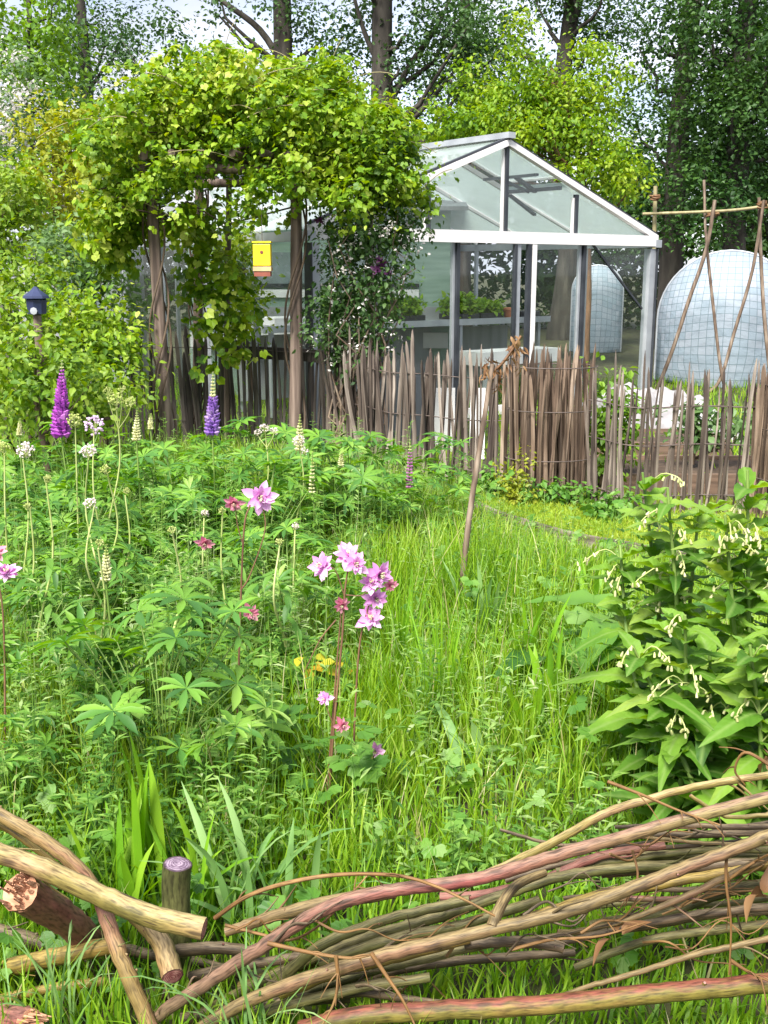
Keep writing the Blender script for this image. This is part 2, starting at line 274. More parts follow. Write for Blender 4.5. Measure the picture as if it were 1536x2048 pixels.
def mat_cover():
    m = bpy.data.materials.new('reinforced tunnel plastic'); t, N, L = nt(m)
    b = N['Principled BSDF']; out = N['Material Output']
    uv = N.new('ShaderNodeUVMap')
    br = N.new('ShaderNodeTexBrick'); br.offset = 0; br.squash = 1
    br.inputs['Scale'].default_value = 1; br.inputs['Mortar Size'].default_value = 0.006; br.inputs['Mortar Smooth'].default_value = 0.3
    br.inputs['Brick Width'].default_value = 0.115; br.inputs['Row Height'].default_value = 0.12
    br.inputs['Color1'].default_value = (0.33, 0.41, 0.48, 1); br.inputs['Color2'].default_value = (0.43, 0.48, 0.55, 1)
    br.inputs['Mortar'].default_value = (0.19, 0.25, 0.29, 1)
    L.new(uv.outputs[0], br.inputs['Vector'])
    no = N.new('ShaderNodeTexNoise'); no.inputs['Scale'].default_value = 5; no.inputs['Detail'].default_value = 5
    L.new(uv.outputs[0], no.inputs['Vector'])
    bu = N.new('ShaderNodeBump'); bu.inputs['Strength'].default_value = 0.5; bu.inputs['Distance'].default_value = 0.05
    L.new(no.outputs['Fac'], bu.inputs['Height']); L.new(bu.outputs[0], b.inputs['Normal'])
    L.new(br.outputs['Color'], b.inputs['Base Color']); b.inputs['Roughness'].default_value = 0.6
    tl = N.new('ShaderNodeBsdfTranslucent'); L.new(br.outputs['Color'], tl.inputs[0])
    mx = N.new('ShaderNodeMixShader'); mx.inputs[0].default_value = 0.4
    L.new(b.outputs[0], mx.inputs[1]); L.new(tl.outputs[0], mx.inputs[2]); L.new(mx.outputs[0], out.inputs[0])
    return m
MT['cover'] = mat_cover()
MT['flap'] = mat_plain('teal plastic flap', [(0.3, (0.1, 0.19, 0.2)), (0.7, (0.18, 0.29, 0.3))], 0.4, scale=(3, 3, 1))

# ------------------------------------------------------------------ geometry helpers
class Geo:
    def __init__(s): s.v = []; s.f = []; s.uv = []; s.n = 0; s.mi = []
    def add(s, v, f, uv=None, mi=0):
        v = np.asarray(v, float).reshape(-1, 3)
        fs = f if isinstance(f, list) and len(f) and isinstance(f[0], np.ndarray) else [np.asarray(f, int)]
        for a in fs:
            if len(a): s.f.append(a + s.n); s.mi.append((len(a), mi))
        s.v.append(v); s.n += len(v)
        s.uv.append(np.zeros((len(v), 2)) if uv is None else np.asarray(uv, float))
        return s
    def join(s, o):
        for a, m in zip(o.f, o.mi): s.f.append(a + s.n); s.mi.append(m)
        s.v += o.v; s.uv += o.uv; s.n += o.n
        return s
    def mesh(s, name, mats, smooth=True, loc=(0, 0, 0)):
        me = bpy.data.meshes.new(name)
        v = np.concatenate(s.v) - np.asarray(loc, float)
        lt = np.concatenate([np.full(len(a), a.shape[1]) for a in s.f])
        li = np.concatenate([a.ravel() for a in s.f])
        mi = np.concatenate([np.full(n, m) for n, m in s.mi])
        me.vertices.add(len(v)); me.vertices.foreach_set('co', v.astype(np.float32).ravel())
        me.loops.add(len(li)); me.loops.foreach_set('vertex_index', li.astype(np.int32))
        me.polygons.add(len(lt))
        st = np.concatenate([[0], np.cumsum(lt)[:-1]])
        me.polygons.foreach_set('loop_start', st.astype(np.int32))
        for m in (mats if isinstance(mats, (list, tuple)) else [mats]): me.materials.append(m)
        me.polygons.foreach_set('material_index', mi.astype(np.int32))
        me.polygons.foreach_set('use_smooth', np.full(len(lt), bool(smooth)))
        u = me.uv_layers.new(name='UVMap')
        u.data.foreach_set('uv', np.concatenate(s.uv)[li].astype(np.float32).ravel())
        me.update(calc_edges=True)
        return me

def link(name, me, parent=None, loc=None):
    o = bpy.data.objects.new(name, me); COL.objects.link(o)
    if parent is not None: o.parent = parent
    if loc is not None: o.location = loc
    return o

def build(name, g, mats, parent=None, smooth=True, loc=None):
    """world-space geometry to an object; under a parent it is moved into the parent's frame"""
    base = np.array(parent.get('_o', (0, 0, 0))) if parent is not None else (np.array(loc) if loc is not None else np.zeros(3))
    if parent is not None and loc is not None:
        base = np.array(loc)
        o = link(name, g.mesh(name, mats, smooth, base), parent, tuple(base - np.array(parent['_o'])))
        o['_o'] = tuple(float(x) for x in base)
        return o
    o = link(name, g.mesh(name, mats, smooth, base), parent, tuple(base) if parent is None else None)
    o['_o'] = tuple(float(x) for x in base)
    return o

def tag(o, label, cat=None, group=None, kind=None):
    o['label'] = label
    if cat: o['category'] = cat
    if group: o['group'] = group
    if kind: o['kind'] = kind
    return o

def thing(name, loc, label, cat, group=None):
    o = link(name, None, None, tuple(loc)); o['_o'] = tuple(float(x) for x in loc)
    return tag(o, label, cat, group)

def copy_tree(o, parent=None):
    c = o.copy(); COL.objects.link(c)
    if parent is not None: c.parent = parent
    for ch in [x for x in o.children]: copy_tree(ch, c)
    return c

def nrm(a):
    a = np.asarray(a, float)
    return a / np.maximum(np.linalg.norm(a, axis=-1, keepdims=True), 1e-9)

def frames(d, up):
    y = nrm(d); x = nrm(np.cross(y, up)); z = np.cross(x, y)
    return np.stack([x, y, z], axis=-1)

def scatter(g, T, M, pos, size, mi=0):
    tv, tf, tuv = T
    n, m = len(pos), len(tv)
    size = np.asarray(size, float)
    if size.ndim == 1: size = np.repeat(size[:, None], 3, 1)
    v = np.einsum('nij,nmj->nmi', M, tv[None] * size[:, None, :]) + pos[:, None, :]
    fs = [(a[None] + (np.arange(n) * m)[:, None, None]).reshape(-1, a.shape[1]) for a in tf]
    g.add(v.reshape(-1, 3), fs, np.tile(tuv, (n, 1)), mi)
    return g

def tube(g, path, rad, n=7, cap=True, mi=0, capmi=None, wob=0.0, rng=None):
    p = np.asarray(path, float); k = len(p)
    rad = np.full(k, rad) if np.isscalar(rad) else np.asarray(rad, float)
    t = np.gradient(p, axis=0); t = nrm(t)
    ref = np.array([0, 0, 1.0]) if abs(t[0][2]) < 0.9 else np.array([0, 1.0, 0])
    x = nrm(np.cross(t[0], ref)); X = [x]
    for i in range(1, k):
        x = X[-1] - t[i] * np.dot(X[-1], t[i]); X.append(nrm(x))
    X = np.array(X); Yv = np.cross(t, X)
    a = np.linspace(0, 2 * pi, n, endpoint=False)
    rr = rad[:, None] * np.ones((k, n))
    if wob and rng is not None: rr = rr * (1 + wob * rng.standard_normal((k, n)))
    v = p[:, None, :] + rr[..., None] * (np.cos(a)[None, :, None] * X[:, None, :] + np.sin(a)[None, :, None] * Yv[:, None, :])
    L = np.concatenate([[0], np.cumsum(np.linalg.norm(np.diff(p, axis=0), axis=1))])
    uv = np.stack([np.tile(np.abs(np.linspace(-1, 1, n, endpoint=False)), (k, 1)), np.repeat(L[:, None], n, 1)], -1)
    i = np.arange(k - 1)[:, None] * n; j = np.arange(n)[None]; j2 = (j + 1) % n
    f = np.stack([i + j, i + j2, i + n + j2, i + n + j], -1).reshape(-1, 4)
    g.add(v.reshape(-1, 3), [f], uv.reshape(-1, 2), mi)
    if cap:
        cm = mi if capmi is None else capmi
        for e in (0, k - 1):
            ring = v[e]; c = p[e] + t[e] * rad[e] * (-0.08 if e == 0 else 0.08)
            o = np.arange(n)
            tri = np.stack([np.full(n, n), (o + 1) % n, o] if e == 0 else [np.full(n, n), o, (o + 1) % n], -1)
            g.add(np.vstack([ring, c]), [tri], np.vstack([np.tile([1.0, 0], (n, 1)), [[0.0, 0]]]), cm)
    return g

def smooth_path(pts, m=6):
    """Catmull-Rom through the points"""
    p = np.asarray(pts, float)
    q = np.vstack([2 * p[0] - p[1], p, 2 * p[-1] - p[-2]])
    out = []
    for i in range(1, len(q) - 2):
        for t in np.linspace(0, 1, m, endpoint=False):
            a, b, c, d = q[i - 1], q[i], q[i + 1], q[i + 2]
            out.append(0.5 * ((2 * b) + (c - a) * t + (2 * a - 5 * b + 4 * c - d) * t * t + (3 * b - a - 3 * c + d) * t ** 3))
    out.append(q[-2])
    return np.array(out)

BOXF = np.array([[0, 3, 2, 1], [4, 5, 6, 7], [0, 1, 5, 4], [1, 2, 6, 5], [2, 3, 7, 6], [3, 0, 4, 7]])
def box(g, c, sx, sy, sz, ax=None, mi=0):
    """box centred at c with full sizes along axes ax (3 rows)"""
    ax = np.eye(3) if ax is None else np.asarray(ax, float)
    s = np.array([[-1, -1, -1], [1, -1, -1], [1, 1, -1], [-1, 1, -1], [-1, -1, 1], [1, -1, 1], [1, 1, 1], [-1, 1, 1]]) * 0.5 * np.array([sx, sy, sz])
    g.add(np.asarray(c) + s @ ax, [BOXF], s[:, [0, 2]], mi)
    return g

def bar(g, a, b, w, h, up=(0, 0, 1), mi=0):
    """rectangular bar from a to b, w across, h along up"""
    a = np.asarray(a, float); b = np.asarray(b, float)
    d = b - a; L = np.linalg.norm(d); y = d / L
    x = nrm(np.cross(y, up)); z = np.cross(x, y)
    return box(g, (a + b) / 2, w, L, h, np.array([x, y, z]), mi)

def quad(g, pts, th=0.006, mi=0):
    """a thin slab through four corner points (real thickness)"""
    p = np.asarray(pts, float); n = nrm(np.cross(p[1] - p[0], p[3] - p[0])) * th / 2
    v = np.vstack([p - n, p + n])
    g.add(v, [BOXF], None, mi)
    return g

# ------------------------------------------------------------------ leaf templates: grow along +Y from the origin, face +Z
def leafT(w=0.3, seg=3, fold=0.25, droop=0.2, peak=0.45, tipw=0.0):
    ys = np.linspace(0, 1, seg + 1)
    V, UV = [], []
    for y in ys:
        ww = w * (math.sin(pi * y ** (math.log(0.5) / math.log(peak))) if 0 < y < 1 else 0.02) + tipw * y * 0
        z = -droop * y * y
        V += [(-ww, y, z + fold * ww), (0, y, z), (ww, y, z + fold * ww)]
        UV += [(ww / w * 0.5, y), (0, y), (ww / w * 0.5, y)]
    Fq = []
    for i in range(seg):
        a = i * 3
        Fq += [(a, a + 1, a + 4, a + 3), (a + 1, a + 2, a + 5, a + 4)]
    return np.array(V, float), [np.array(Fq)], np.array(UV, float)

def rhomb(w=0.32, fold=0.1):
    v = np.array([(0, 0, 0), (w, .42, fold), (0, 1, -0.08), (-w, .42, fold)], float)
    return v, [np.array([(0, 1, 2), (0, 2, 3)])], v[:, :2]

def polyleaf(rs, droop=0.15, cup=0.1):
    """a lobed leaf as a fan: rs = list of (angle from +Y in degrees, radius), the stalk joins at the origin"""
    V = [(0, 0.0, 0)]
    for a, r in rs:
        a = radians(a); x, y = r * sin(a), r * cos(a)
        V.append((x, y + 0.0, -droop * r * r + cup * abs(x)))
    V = np.array(V); k = len(rs)
    tri = np.array([(0, i + 1, i) for i in range(1, k)])
    return V, [tri], V[:, :2]

def mergeT(parts):
    V, T3, T4, UV, n = [], [], [], [], 0
    for v, fs, uv in parts:
        for a in fs: (T3 if a.shape[1] == 3 else T4).append(a + n)
        V.append(v); UV.append(uv); n += len(v)
    fs = ([np.concatenate(T3)] if T3 else []) + ([np.concatenate(T4)] if T4 else [])
    return np.concatenate(V), fs, np.concatenate(UV)

def xf(T, rz=0, rx=0, s=1.0, off=(0, 0, 0), ry=0):
    v, f, uv = T
    cx, sx = cos(rx), sin(rx); c, s_ = cos(rz), sin(rz); cy, sy = cos(ry), sin(ry)
    Rx = np.array([[1, 0, 0], [0, cx, -sx], [0, sx, cx]]); Rz = np.array([[c, -s_, 0], [s_, c, 0], [0, 0, 1]])
    Ry = np.array([[cy, 0, sy], [0, 1, 0], [-sy, 0, cy]])
    return (v * s) @ (Rz @ Rx @ Ry).T + np.array(off), f, uv

RH = rhomb(0.36)
RHN = rhomb(0.22)
OVAL = leafT(0.3, 3, 0.2, 0.25, 0.42)
MAPLE = polyleaf([(-150, .35), (-120, .6), (-95, .42), (-75, .8), (-55, .5), (-40, .78), (-20, .6), (0, 1.05), (20, .6), (40, .78), (55, .5), (75, .8), (95, .42), (120, .6), (150, .35)], 0.25, 0.1)
LOBE3 = mergeT([xf(polyleaf([(-70, .35), (-48, .72), (-30, .7), (-20, .95), (-5, .82), (8, 1.0), (20, .85), (35, .9), (48, .66), (70, .35)], 0.2, 0.15), rz=a, s=s, off=o)
                for a, s, o in ((0, .62, (0, .38, 0)), (1.15, .58, (-.1, .3, 0)), (-1.15, .58, (.1, .3, 0)))])
def lupin_leaf(k=10, cup=0.22):
    L = leafT(0.13, 4, 0.5, 0.28, 0.6)
    return mergeT([xf(L, rz=2 * pi * i / k + 0.12 * sin(i * 5), rx=cup + 0.1 * sin(i * 3.3), s=0.86 + 0.14 * sin(i * 2.1 + 1)) for i in range(k)])
LUP = lupin_leaf()
def octa(w=0.4):
    v = np.array([(0, 0, 0), (w, .5, 0), (0, .5, w), (-w, .5, 0), (0, .5, -w), (0, 1, 0)], float)
    f = np.array([(0, 2, 1), (0, 3, 2), (0, 4, 3), (0, 1, 4), (5, 1, 2), (5, 2, 3), (5, 3, 4), (5, 4, 1)])
    return v, [f], v[:, :2]
OCT = octa()

def rdir(rng, n, zb=0.0, zs=1.0):
    d = rng.standard_normal((n, 3)); d = nrm(d); d[:, 2] = d[:, 2] * zs + zb
    return nrm(d)

def leaf_cloud(g, centers, rad, per, size, T, rng, zb=-0.35, upb=1.1, out=None, flat=0.75, szvar=0.35):
    c = np.repeat(np.asarray(centers, float), per, 0)
    n = len(c)
    rad = np.repeat(np.broadcast_to(np.asarray(rad, float), (len(centers),)), per)
    off = rng.standard_normal((n, 3)) * rad[:, None] * np.array([1, 1, flat]) * 0.55
    pos = c + off
    d = nrm(rdir(rng, n, zb, 0.7) + nrm(off) * 0.5)
    up = nrm(rng.standard_normal((n, 3)) * 0.55 + np.array([0, 0, upb]) + nrm(off) * 0.45)
    sz = size * (1 + szvar * rng.uniform(-1, 1, n))
    return scatter(g, T, frames(d, up), pos, sz)

def ell_points(ells, n, rng, shell=0.45):
    """points in a union of ellipsoids (cx,cy,cz,rx,ry,rz[,weight]) biased to the shell"""
    w = np.array([(e[3] * e[4] * e[5]) ** (2 / 3) * (e[6] if len(e) > 6 else 1) for e in ells]); w /= w.sum()
    k = rng.choice(len(ells), n, p=w)
    E = np.array([e[:6] for e in ells])[k]
    d = rdir(rng, n); r = rng.uniform(0, 1, n) ** shell
    return E[:, :3] + d * r[:, None] * E[:, 3:]

def limb(base, tip, rng, sag=0.15, k=6):
    base = np.asarray(base, float); tip = np.asarray(tip, float)
    d = tip - base; L = np.linalg.norm(d)
    ts = np.linspace(0, 1, k)
    p = base + d * ts[:, None]
    p[:, 2] += -sag * L * np.sin(pi * ts) * 0.6
    p[1:-1] += rng.standard_normal((k - 2, 3)) * 0.04 * L
    return p

def make_tree(name, label, cat, base, trunk, ells, nc, cr, per, leaf, lmat, bmat, seed, T=RH, limbs=14, group=None, zb=-0.35,
              rise=0.8, extra=None, shell=0.45, lr=0.3, crown='crown', stem='trunk'):
    """trunk = list of (dx, dy, z, r); ells relative to base"""
    rng = np.random.default_rng(seed)
    base = np.asarray(base, float)
    t = thing(name, base, label, cat, group)
    tp = np.array([(base[0] + a, base[1] + b, base[2] + z) for a, b, z, r in trunk]); tr = np.array([q[3] for q in trunk])
    path = smooth_path(tp, 4); rad = np.interp(np.linspace(0, 1, len(path)), np.linspace(0, 1, len(tr)), tr)
    g = Geo(); tube(g, path, rad, 9, wob=0.05, rng=rng)
    E = [(base[0] + e[0], base[1] + e[1], base[2] + e[2]) + tuple(e[3:]) for e in ells]
    c = ell_points(E, nc, rng, shell)
    idx = rng.choice(nc, min(limbs, nc), replace=False)
    for i in idx:
        d = np.linalg.norm(path[:, :2] - c[i, :2], axis=1)
        z0 = c[i, 2] - rise * d.min()
        j = int(np.argmin(np.abs(path[:, 2] - z0)))
        j = max(1, min(len(path) - 2, j))
        r0 = min(rad[j] * 0.55, lr * trunk[0][3] + 0.004)
        lp = limb(path[j], c[i], rng)
        tube(g, lp, np.linspace(r0, r0 * 0.25, len(lp)), 5)
    for pth, r0, r1 in (extra or []):
        pp = smooth_path([base + np.array(q) for q in pth], 4); tube(g, pp, np.linspace(r0, r1, len(pp)), 6)
    build(stem, g, bmat, t)
    cg = Geo(); leaf_cloud(cg, c, cr * rng.uniform(0.6, 1.3, nc), per, leaf, T, rng, zb)
    build(crown, cg, lmat, t, smooth=False)
    return t

# ------------------------------------------------------------------ setting
g = Geo()
xs = np.concatenate([[-300, -120, -50, -25], np.linspace(-14, 14, 57), [25, 50, 120, 300]]); ys = np.concatenate([[-100, -30, -8], np.linspace(-3, 32, 71), [60, 150, 400]])
Xg, Yg = np.meshgrid(xs, ys); Zg = 0.018 * np.sin(Xg * 2.3 + Yg) * np.sin(Yg * 1.7) - 0.012
Zg[(np.abs(Xg) > 14) | (Yg < -3) | (Yg > 32)] = -0.02
k1, k2 = Xg.shape
ii = np.arange(k1 - 1)[:, None] * k2; jj = np.arange(k2 - 1)[None]
g.add(np.stack([Xg, Yg, Zg], -1).reshape(-1, 3), [np.stack([ii + jj, ii + jj + 1, ii + k2 + jj + 1, ii + k2 + jj], -1).reshape(-1, 4)])
MT['ground'] = mat_plain('mossy garden earth', [(0.32, (0.02, 0.016, 0.009)), (0.5, (0.04, 0.038, 0.016)), (0.68, (0.06, 0.075, 0.018))], 0.95, scale=(7, 7, 7), bump=0.8, detail=8)
o = build('ground', g, MT['ground']); tag(o, 'mossy earth of the garden under the plants', kind='structure')

# curved lawn path in front of the palings
edge = smooth_path([P(925, 1012, 7.45), P(985, 1040, 6.95), P(1060, 1066, 6.6), P(1150, 1092, 6.28), P(1260, 1112, 6.05), P(1420, 1140, 5.75), P(1600, 1165, 5.5)], 5)
edge[:, 2] = 0
back = np.array([PZ(u, 0, Y) for u, Y in zip(np.linspace(890, 1640, len(edge)), np.linspace(8.2, 7.1, len(edge)))])
g = Geo(); k = len(edge)
lv = np.vstack([edge, back]) + np.array([0, 0, 0.035])
i = np.arange(k - 1)
g.add(lv, [np.stack([i, i + 1, i + k + 1, i + k], -1)])
o = build('lawn', g, mat_plain('short mown turf', [(0.3, (0.16, 0.2, 0.02)), (0.7, (0.27, 0.3, 0.035))], 0.9, scale=(9, 9, 9), bump=0.5)); tag(o, 'yellow green mown strip of lawn along the palings', kind='structure')
rng = np.random.default_rng(3)
n = 16000
a = rng.uniform(0, k - 1.001, n); fi = a.astype(int); fr = a - fi; w = rng.uniform(0, 1, n) ** 1.2
e = edge[fi] * (1 - fr)[:, None] + edge[fi + 1] * fr[:, None]; bk = back[fi] * (1 - fr)[:, None] + back[fi + 1] * fr[:, None]
pos = e * (1 - w)[:, None] + bk * w[:, None]; pos[:, 2] = 0.034
g = Geo(); scatter(g, leafT(0.09, 2, 0.2, 0.3, 0.3), frames(rdir(rng, n, 1.2, .6), rng.standard_normal((n, 3))), pos, rng.uniform(0.03, 0.065, n))
o = build('lawn_grass', g, LF['lawn'], smooth=False); tag(o, 'short mown blades of the lawn strip', kind='stuff')
# timber edging of the lawn
g = Geo()
for i in range(k - 1):
    a, b = edge[i], edge[i + 1]
    bar(g, a + [0, 0, 0.025], b + [0, 0, 0.025], 0.035, 0.1)
o = build('lawn_edging', g, MT['board'], smooth=False, loc=edge[0]); tag(o, 'weathered low board edging that curves along the lawn strip', 'edging')

# ------------------------------------------------------------------ grass
def grass(name, n, region, hfun, wid, mat, seed, lean=0.45, seg=4, curl=0.6):
    rng = np.random.default_rng(seed)
    pos = region(rng, n); n = len(pos)
    # clumping
    h = hfun(pos, rng) * rng.uniform(0.55, 1.25, n)
    az = rng.uniform(0, 2 * pi, n); ln = np.abs(rng.normal(0, lean, n))
    t = np.linspace(0, 1, seg + 1)
    dx = np.cos(az); dy = np.sin(az)
    cu = curl * rng.uniform(0.2, 1.4, n)
    ang = ln[:, None] * 0.5 + cu[:, None] * t[None] ** 1.6           # bend from vertical
    step = h[:, None] / seg
    hor = np.concatenate([np.zeros((n, 1)), np.cumsum(np.sin(ang[:, 1:]) * step, 1)], 1)
    ver = np.concatenate([np.zeros((n, 1)), np.cumsum(np.cos(ang[:, 1:]) * step, 1)], 1)
    cx = pos[:, 0, None] + dx[:, None] * hor; cy = pos[:, 1, None] + dy[:, None] * hor; cz = pos[:, 2, None] + ver
    w = wid * rng.uniform(0.6, 1.5, n)[:, None] * (1 - t[None] ** 2.2 * 0.95)
    tw = az + pi / 2 + rng.normal(0, 0.5, n)
    wx, wy = np.cos(tw)[:, None] * w, np.sin(tw)[:, None] * w
    v = np.stack([np.stack([cx - wx, cy - wy, cz], -1), np.stack([cx + wx, cy + wy, cz], -1)], 2)   # n, seg+1, 2, 3
    m = (seg + 1) * 2
    base = (np.arange(n) * m)[:, None, None]
    q = np.array([(2 * i, 2 * i + 1, 2 * i + 3, 2 * i + 2) for i in range(seg)])
    g = Geo(); g.add(v.reshape(-1, 3), [(base + q[None]).reshape(-1, 4)])
    return build(name, g, mat)

def edgey(x):
    return np.interp(x, edge[:, 0], edge[:, 1], left=9.6, right=5.4)

def meadow(rng, n):
    x = rng.uniform(-4.2, 4.6, n * 2); y = 1.75 + (rng.uniform(0, 1, n * 2) ** 1.3) * 7.9
    # patchy density
    d = 0.55 + 0.45 * np.sin(x * 3.1 + 1.2 * np.sin(y * 2.3)) * np.sin(y * 3.7 + x)
    ok = (x > -0.42 * y - 0.6) & (x < 0.42 * y + 1.4) & (y < edgey(x) - 0.04) & (rng.uniform(0, 1, n * 2) < (0.45 + 0.55 * d) * np.interp(y, [2.2, 2.4], [.7, 1.0]))
    p = np.stack([x[ok], y[ok], np.zeros(ok.sum())], 1)[:n]
    return p

def meadow_h(p, rng):
    x, y = p[:, 0], p[:, 1]
    h = 0.27 + 0.07 * np.sin(x * 2.1 + y * 1.3) + 0.05 * np.sin(y * 4.1)
    h = np.where(x < -0.35, h * 0.95, h)
    h = h * np.interp(y, [1.6, 2.25, 2.45, 2.8, 4, 6, 8], [0.35, 0.42, 0.75, 0.95, 1.15, 1.0, 1.0])
    h = h * np.clip((edgey(x) - y) / .9, .3, 1)
    h = h * np.interp(x, [-3, -0.6, 0.05, 1.1, 2.2], [1.15, 1.0, 1.05, 0.85, 0.9])
    return h
o = grass('grass', 88000, meadow, meadow_h, 0.0032, LF['grass'], 11); tag(o, 'long fresh green meadow grass filling the bed', kind='stuff')
def lowfill(rng, n):
    p = meadow(rng, n); return p
o = grass('grass', 38000, lowfill, lambda p, r: np.full(len(p), 0.11), 0.0045, LF['grass'], 12, lean=0.8, seg=3, curl=0.9); tag(o, 'short dense grass between the tall stems', kind='stuff')
def behind(rng, n):
    x = rng.uniform(-6, 7, n); y = rng.uniform(7.8, 16, n)
    ok = (y > np.interp(x, [-5, -1.2, -0.1, 1, 1.8, 4], [10.2, 9.4, 8.3, 7.6, 7.0, 7.0]))
    return np.stack([x[ok], y[ok], np.zeros(ok.sum())], 1)
o = grass('grass', 16000, behind, lambda p, r: np.full(len(p), 0.16), 0.006, LF['grass'], 13, seg=3); tag(o, 'rough grass on the plots beyond the palings', kind='stuff')

def dryreg(rng, n): return meadow(rng, n)
o = grass('grass', 2600, dryreg, lambda p, r: meadow_h(p, r) * 1.25, 0.0022, LF['dry'], 14, lean=.35, curl=.5); tag(o, 'straw coloured blades and stalks scattered through the meadow grass', kind='stuff')

# broad leaved ground herbs
rng = np.random.default_rng(21)
n = 9000
x = rng.uniform(-3.6, 2.6, n); y = 2.15 + rng.uniform(0, 1, n) ** 1.3 * 6.5
keep = (np.abs(x) < 0.42 * y + 0.3) & (y < edgey(x) - 0.1)
prob = np.clip(0.25 + 0.75 * (np.sin(x * 2.7 + 0.7) * np.sin(y * 2.9 + x) > 0.0), 0, 1) * np.interp(x, [-2, -0.5, -0.05, 0.9, 1.4], [.9, .8, 0.15, 0.12, 0.6])
keep &= rng.uniform(0, 1, n) < prob
x, y = x[keep], y[keep]; n = len(x)
hh = rng.uniform(0.03, 0.3, n) * np.interp(y, [2, 2.6, 4], [0.6, 0.9, 1.15])
pos = np.stack([x, y, hh], 1)
d = rdir(rng, n, 0.05, 0.4)
g = Geo(); scatter(g, LOBE3, frames(d, nrm(rng.standard_normal((n, 3)) * 0.35 + [0, -0.15, 1])), pos, rng.uniform(0.035, 0.075, n))
for i in range(0, n, 2):
    r = rng.normal(0, 0.04, 2)
    tube(g, [pos[i] * [1, 1, 0] + [r[0], r[1], 0], pos[i]], 0.0016, 3, cap=False)
o = build('undergrowth', g, LF['herb'], smooth=False); tag(o, 'low carpet of three lobed herb leaves under the taller flowers', kind='stuff')

# fine leaved herbs: thin stems with narrow leaflets
rng = np.random.default_rng(22); n = 3000
x = rng.uniform(-3.4, 1.9, n); y = 2.5 + rng.uniform(0, 1, n) ** 1.25 * 5.2
keep = (np.abs(x) < 0.42 * y + 0.3) & (y < edgey(x) - 0.1) & (rng.uniform(0, 1, n) < np.interp(x, [-2, -.3, .1, 1.2], [1, 1, .5, .35]) * np.where((np.abs(x + .11) < .2) & (y < 3.9), .22, 1))
x, y = x[keep], y[keep]; n = len(x); g = Geo(); NAR = leafT(0.13, 2, .3, .3, .5)
for i in range(n):
    h = rng.uniform(.22, .68) * (1 if x[i] < .1 else .7) * np.interp(y[i], [2.4, 3.0], [.6, 1]); d = rng.normal(0, .07, 2); b = np.array([x[i], y[i], 0]); tp = b + [d[0], d[1], h]
    sp = smooth_path([b, (b + tp) / 2 + [d[0] * .3, 0, 0], tp], 3); tube(g, sp, np.linspace(.002, .001, len(sp)), 3, cap=False)
    m = 26; f = rng.uniform(.2, 1, m); q = b + (tp - b) * f[:, None]; a = rng.uniform(0, 6.3, m)
    dd = np.stack([np.cos(a), np.sin(a), rng.uniform(.1, .9, m)], 1)
    scatter(g, NAR, frames(dd, np.tile([0, -.1, 1.0], (m, 1))), q, rng.uniform(.03, .075, m) * (1.15 - .6 * f))
o = build('undergrowth', g, LF['fine'], smooth=False); tag(o, 'fine narrow leaved herbs woven through the lupins and grass', kind='stuff')

# ------------------------------------------------------------------ lupins
def lupin_geo(rng, rad, h, n, sz):
    L, S = Geo(), Geo()
    for i in range(n):
        a = rng.uniform(0, 2 * pi); r = rad * rng.uniform(0.1, 1) ** 0.7
        z = h * rng.uniform(0.45, 1.0) * (1 - 0.25 * (r / rad) ** 2)
        tip = np.array([r * cos(a), r * sin(a), z])
        b = np.array([r * 0.25 * cos(a), r * 0.25 * sin(a), 0])
        tube(S, smooth_path([b, (b + tip) / 2 + [-0.04 * cos(a), -0.04 * sin(a), 0.08 * h], tip], 3), 0.0022, 4, cap=False)
        up = nrm(np.array([[cos(a) * 0.45, sin(a) * 0.45 - 0.1, 1.0]]) + rng.normal(0, 0.18, (1, 3)))
        scatter(L, LUP, frames(rdir(rng, 1, 0, .2), up), tip[None], np.array([sz * rng.uniform(0.7, 1.2)]))
    return L, S

lup_meshes = []
for s in range(4):
    rng = np.random.default_rng(40 + s)
    L, S = lupin_geo(rng, 0.3, 0.62, 26 + 3 * s, 0.094)
    lup_meshes.append((L.mesh('leaves', LF['lupin']), S.mesh('stem', LF['gstem'])))
protos = []
def lupin_plant(x, y, sc_, rz, label, group=None):
    k = int(R0.integers(4))
    t = thing('lupin', (x, y, 0), label, 'lupin', group)
    t.rotation_euler.z = rz; t.scale = (sc_, sc_, sc_)
    link('leaves', lup_meshes[k][0], t); link('stem', lup_meshes[k][1], t)
    return t

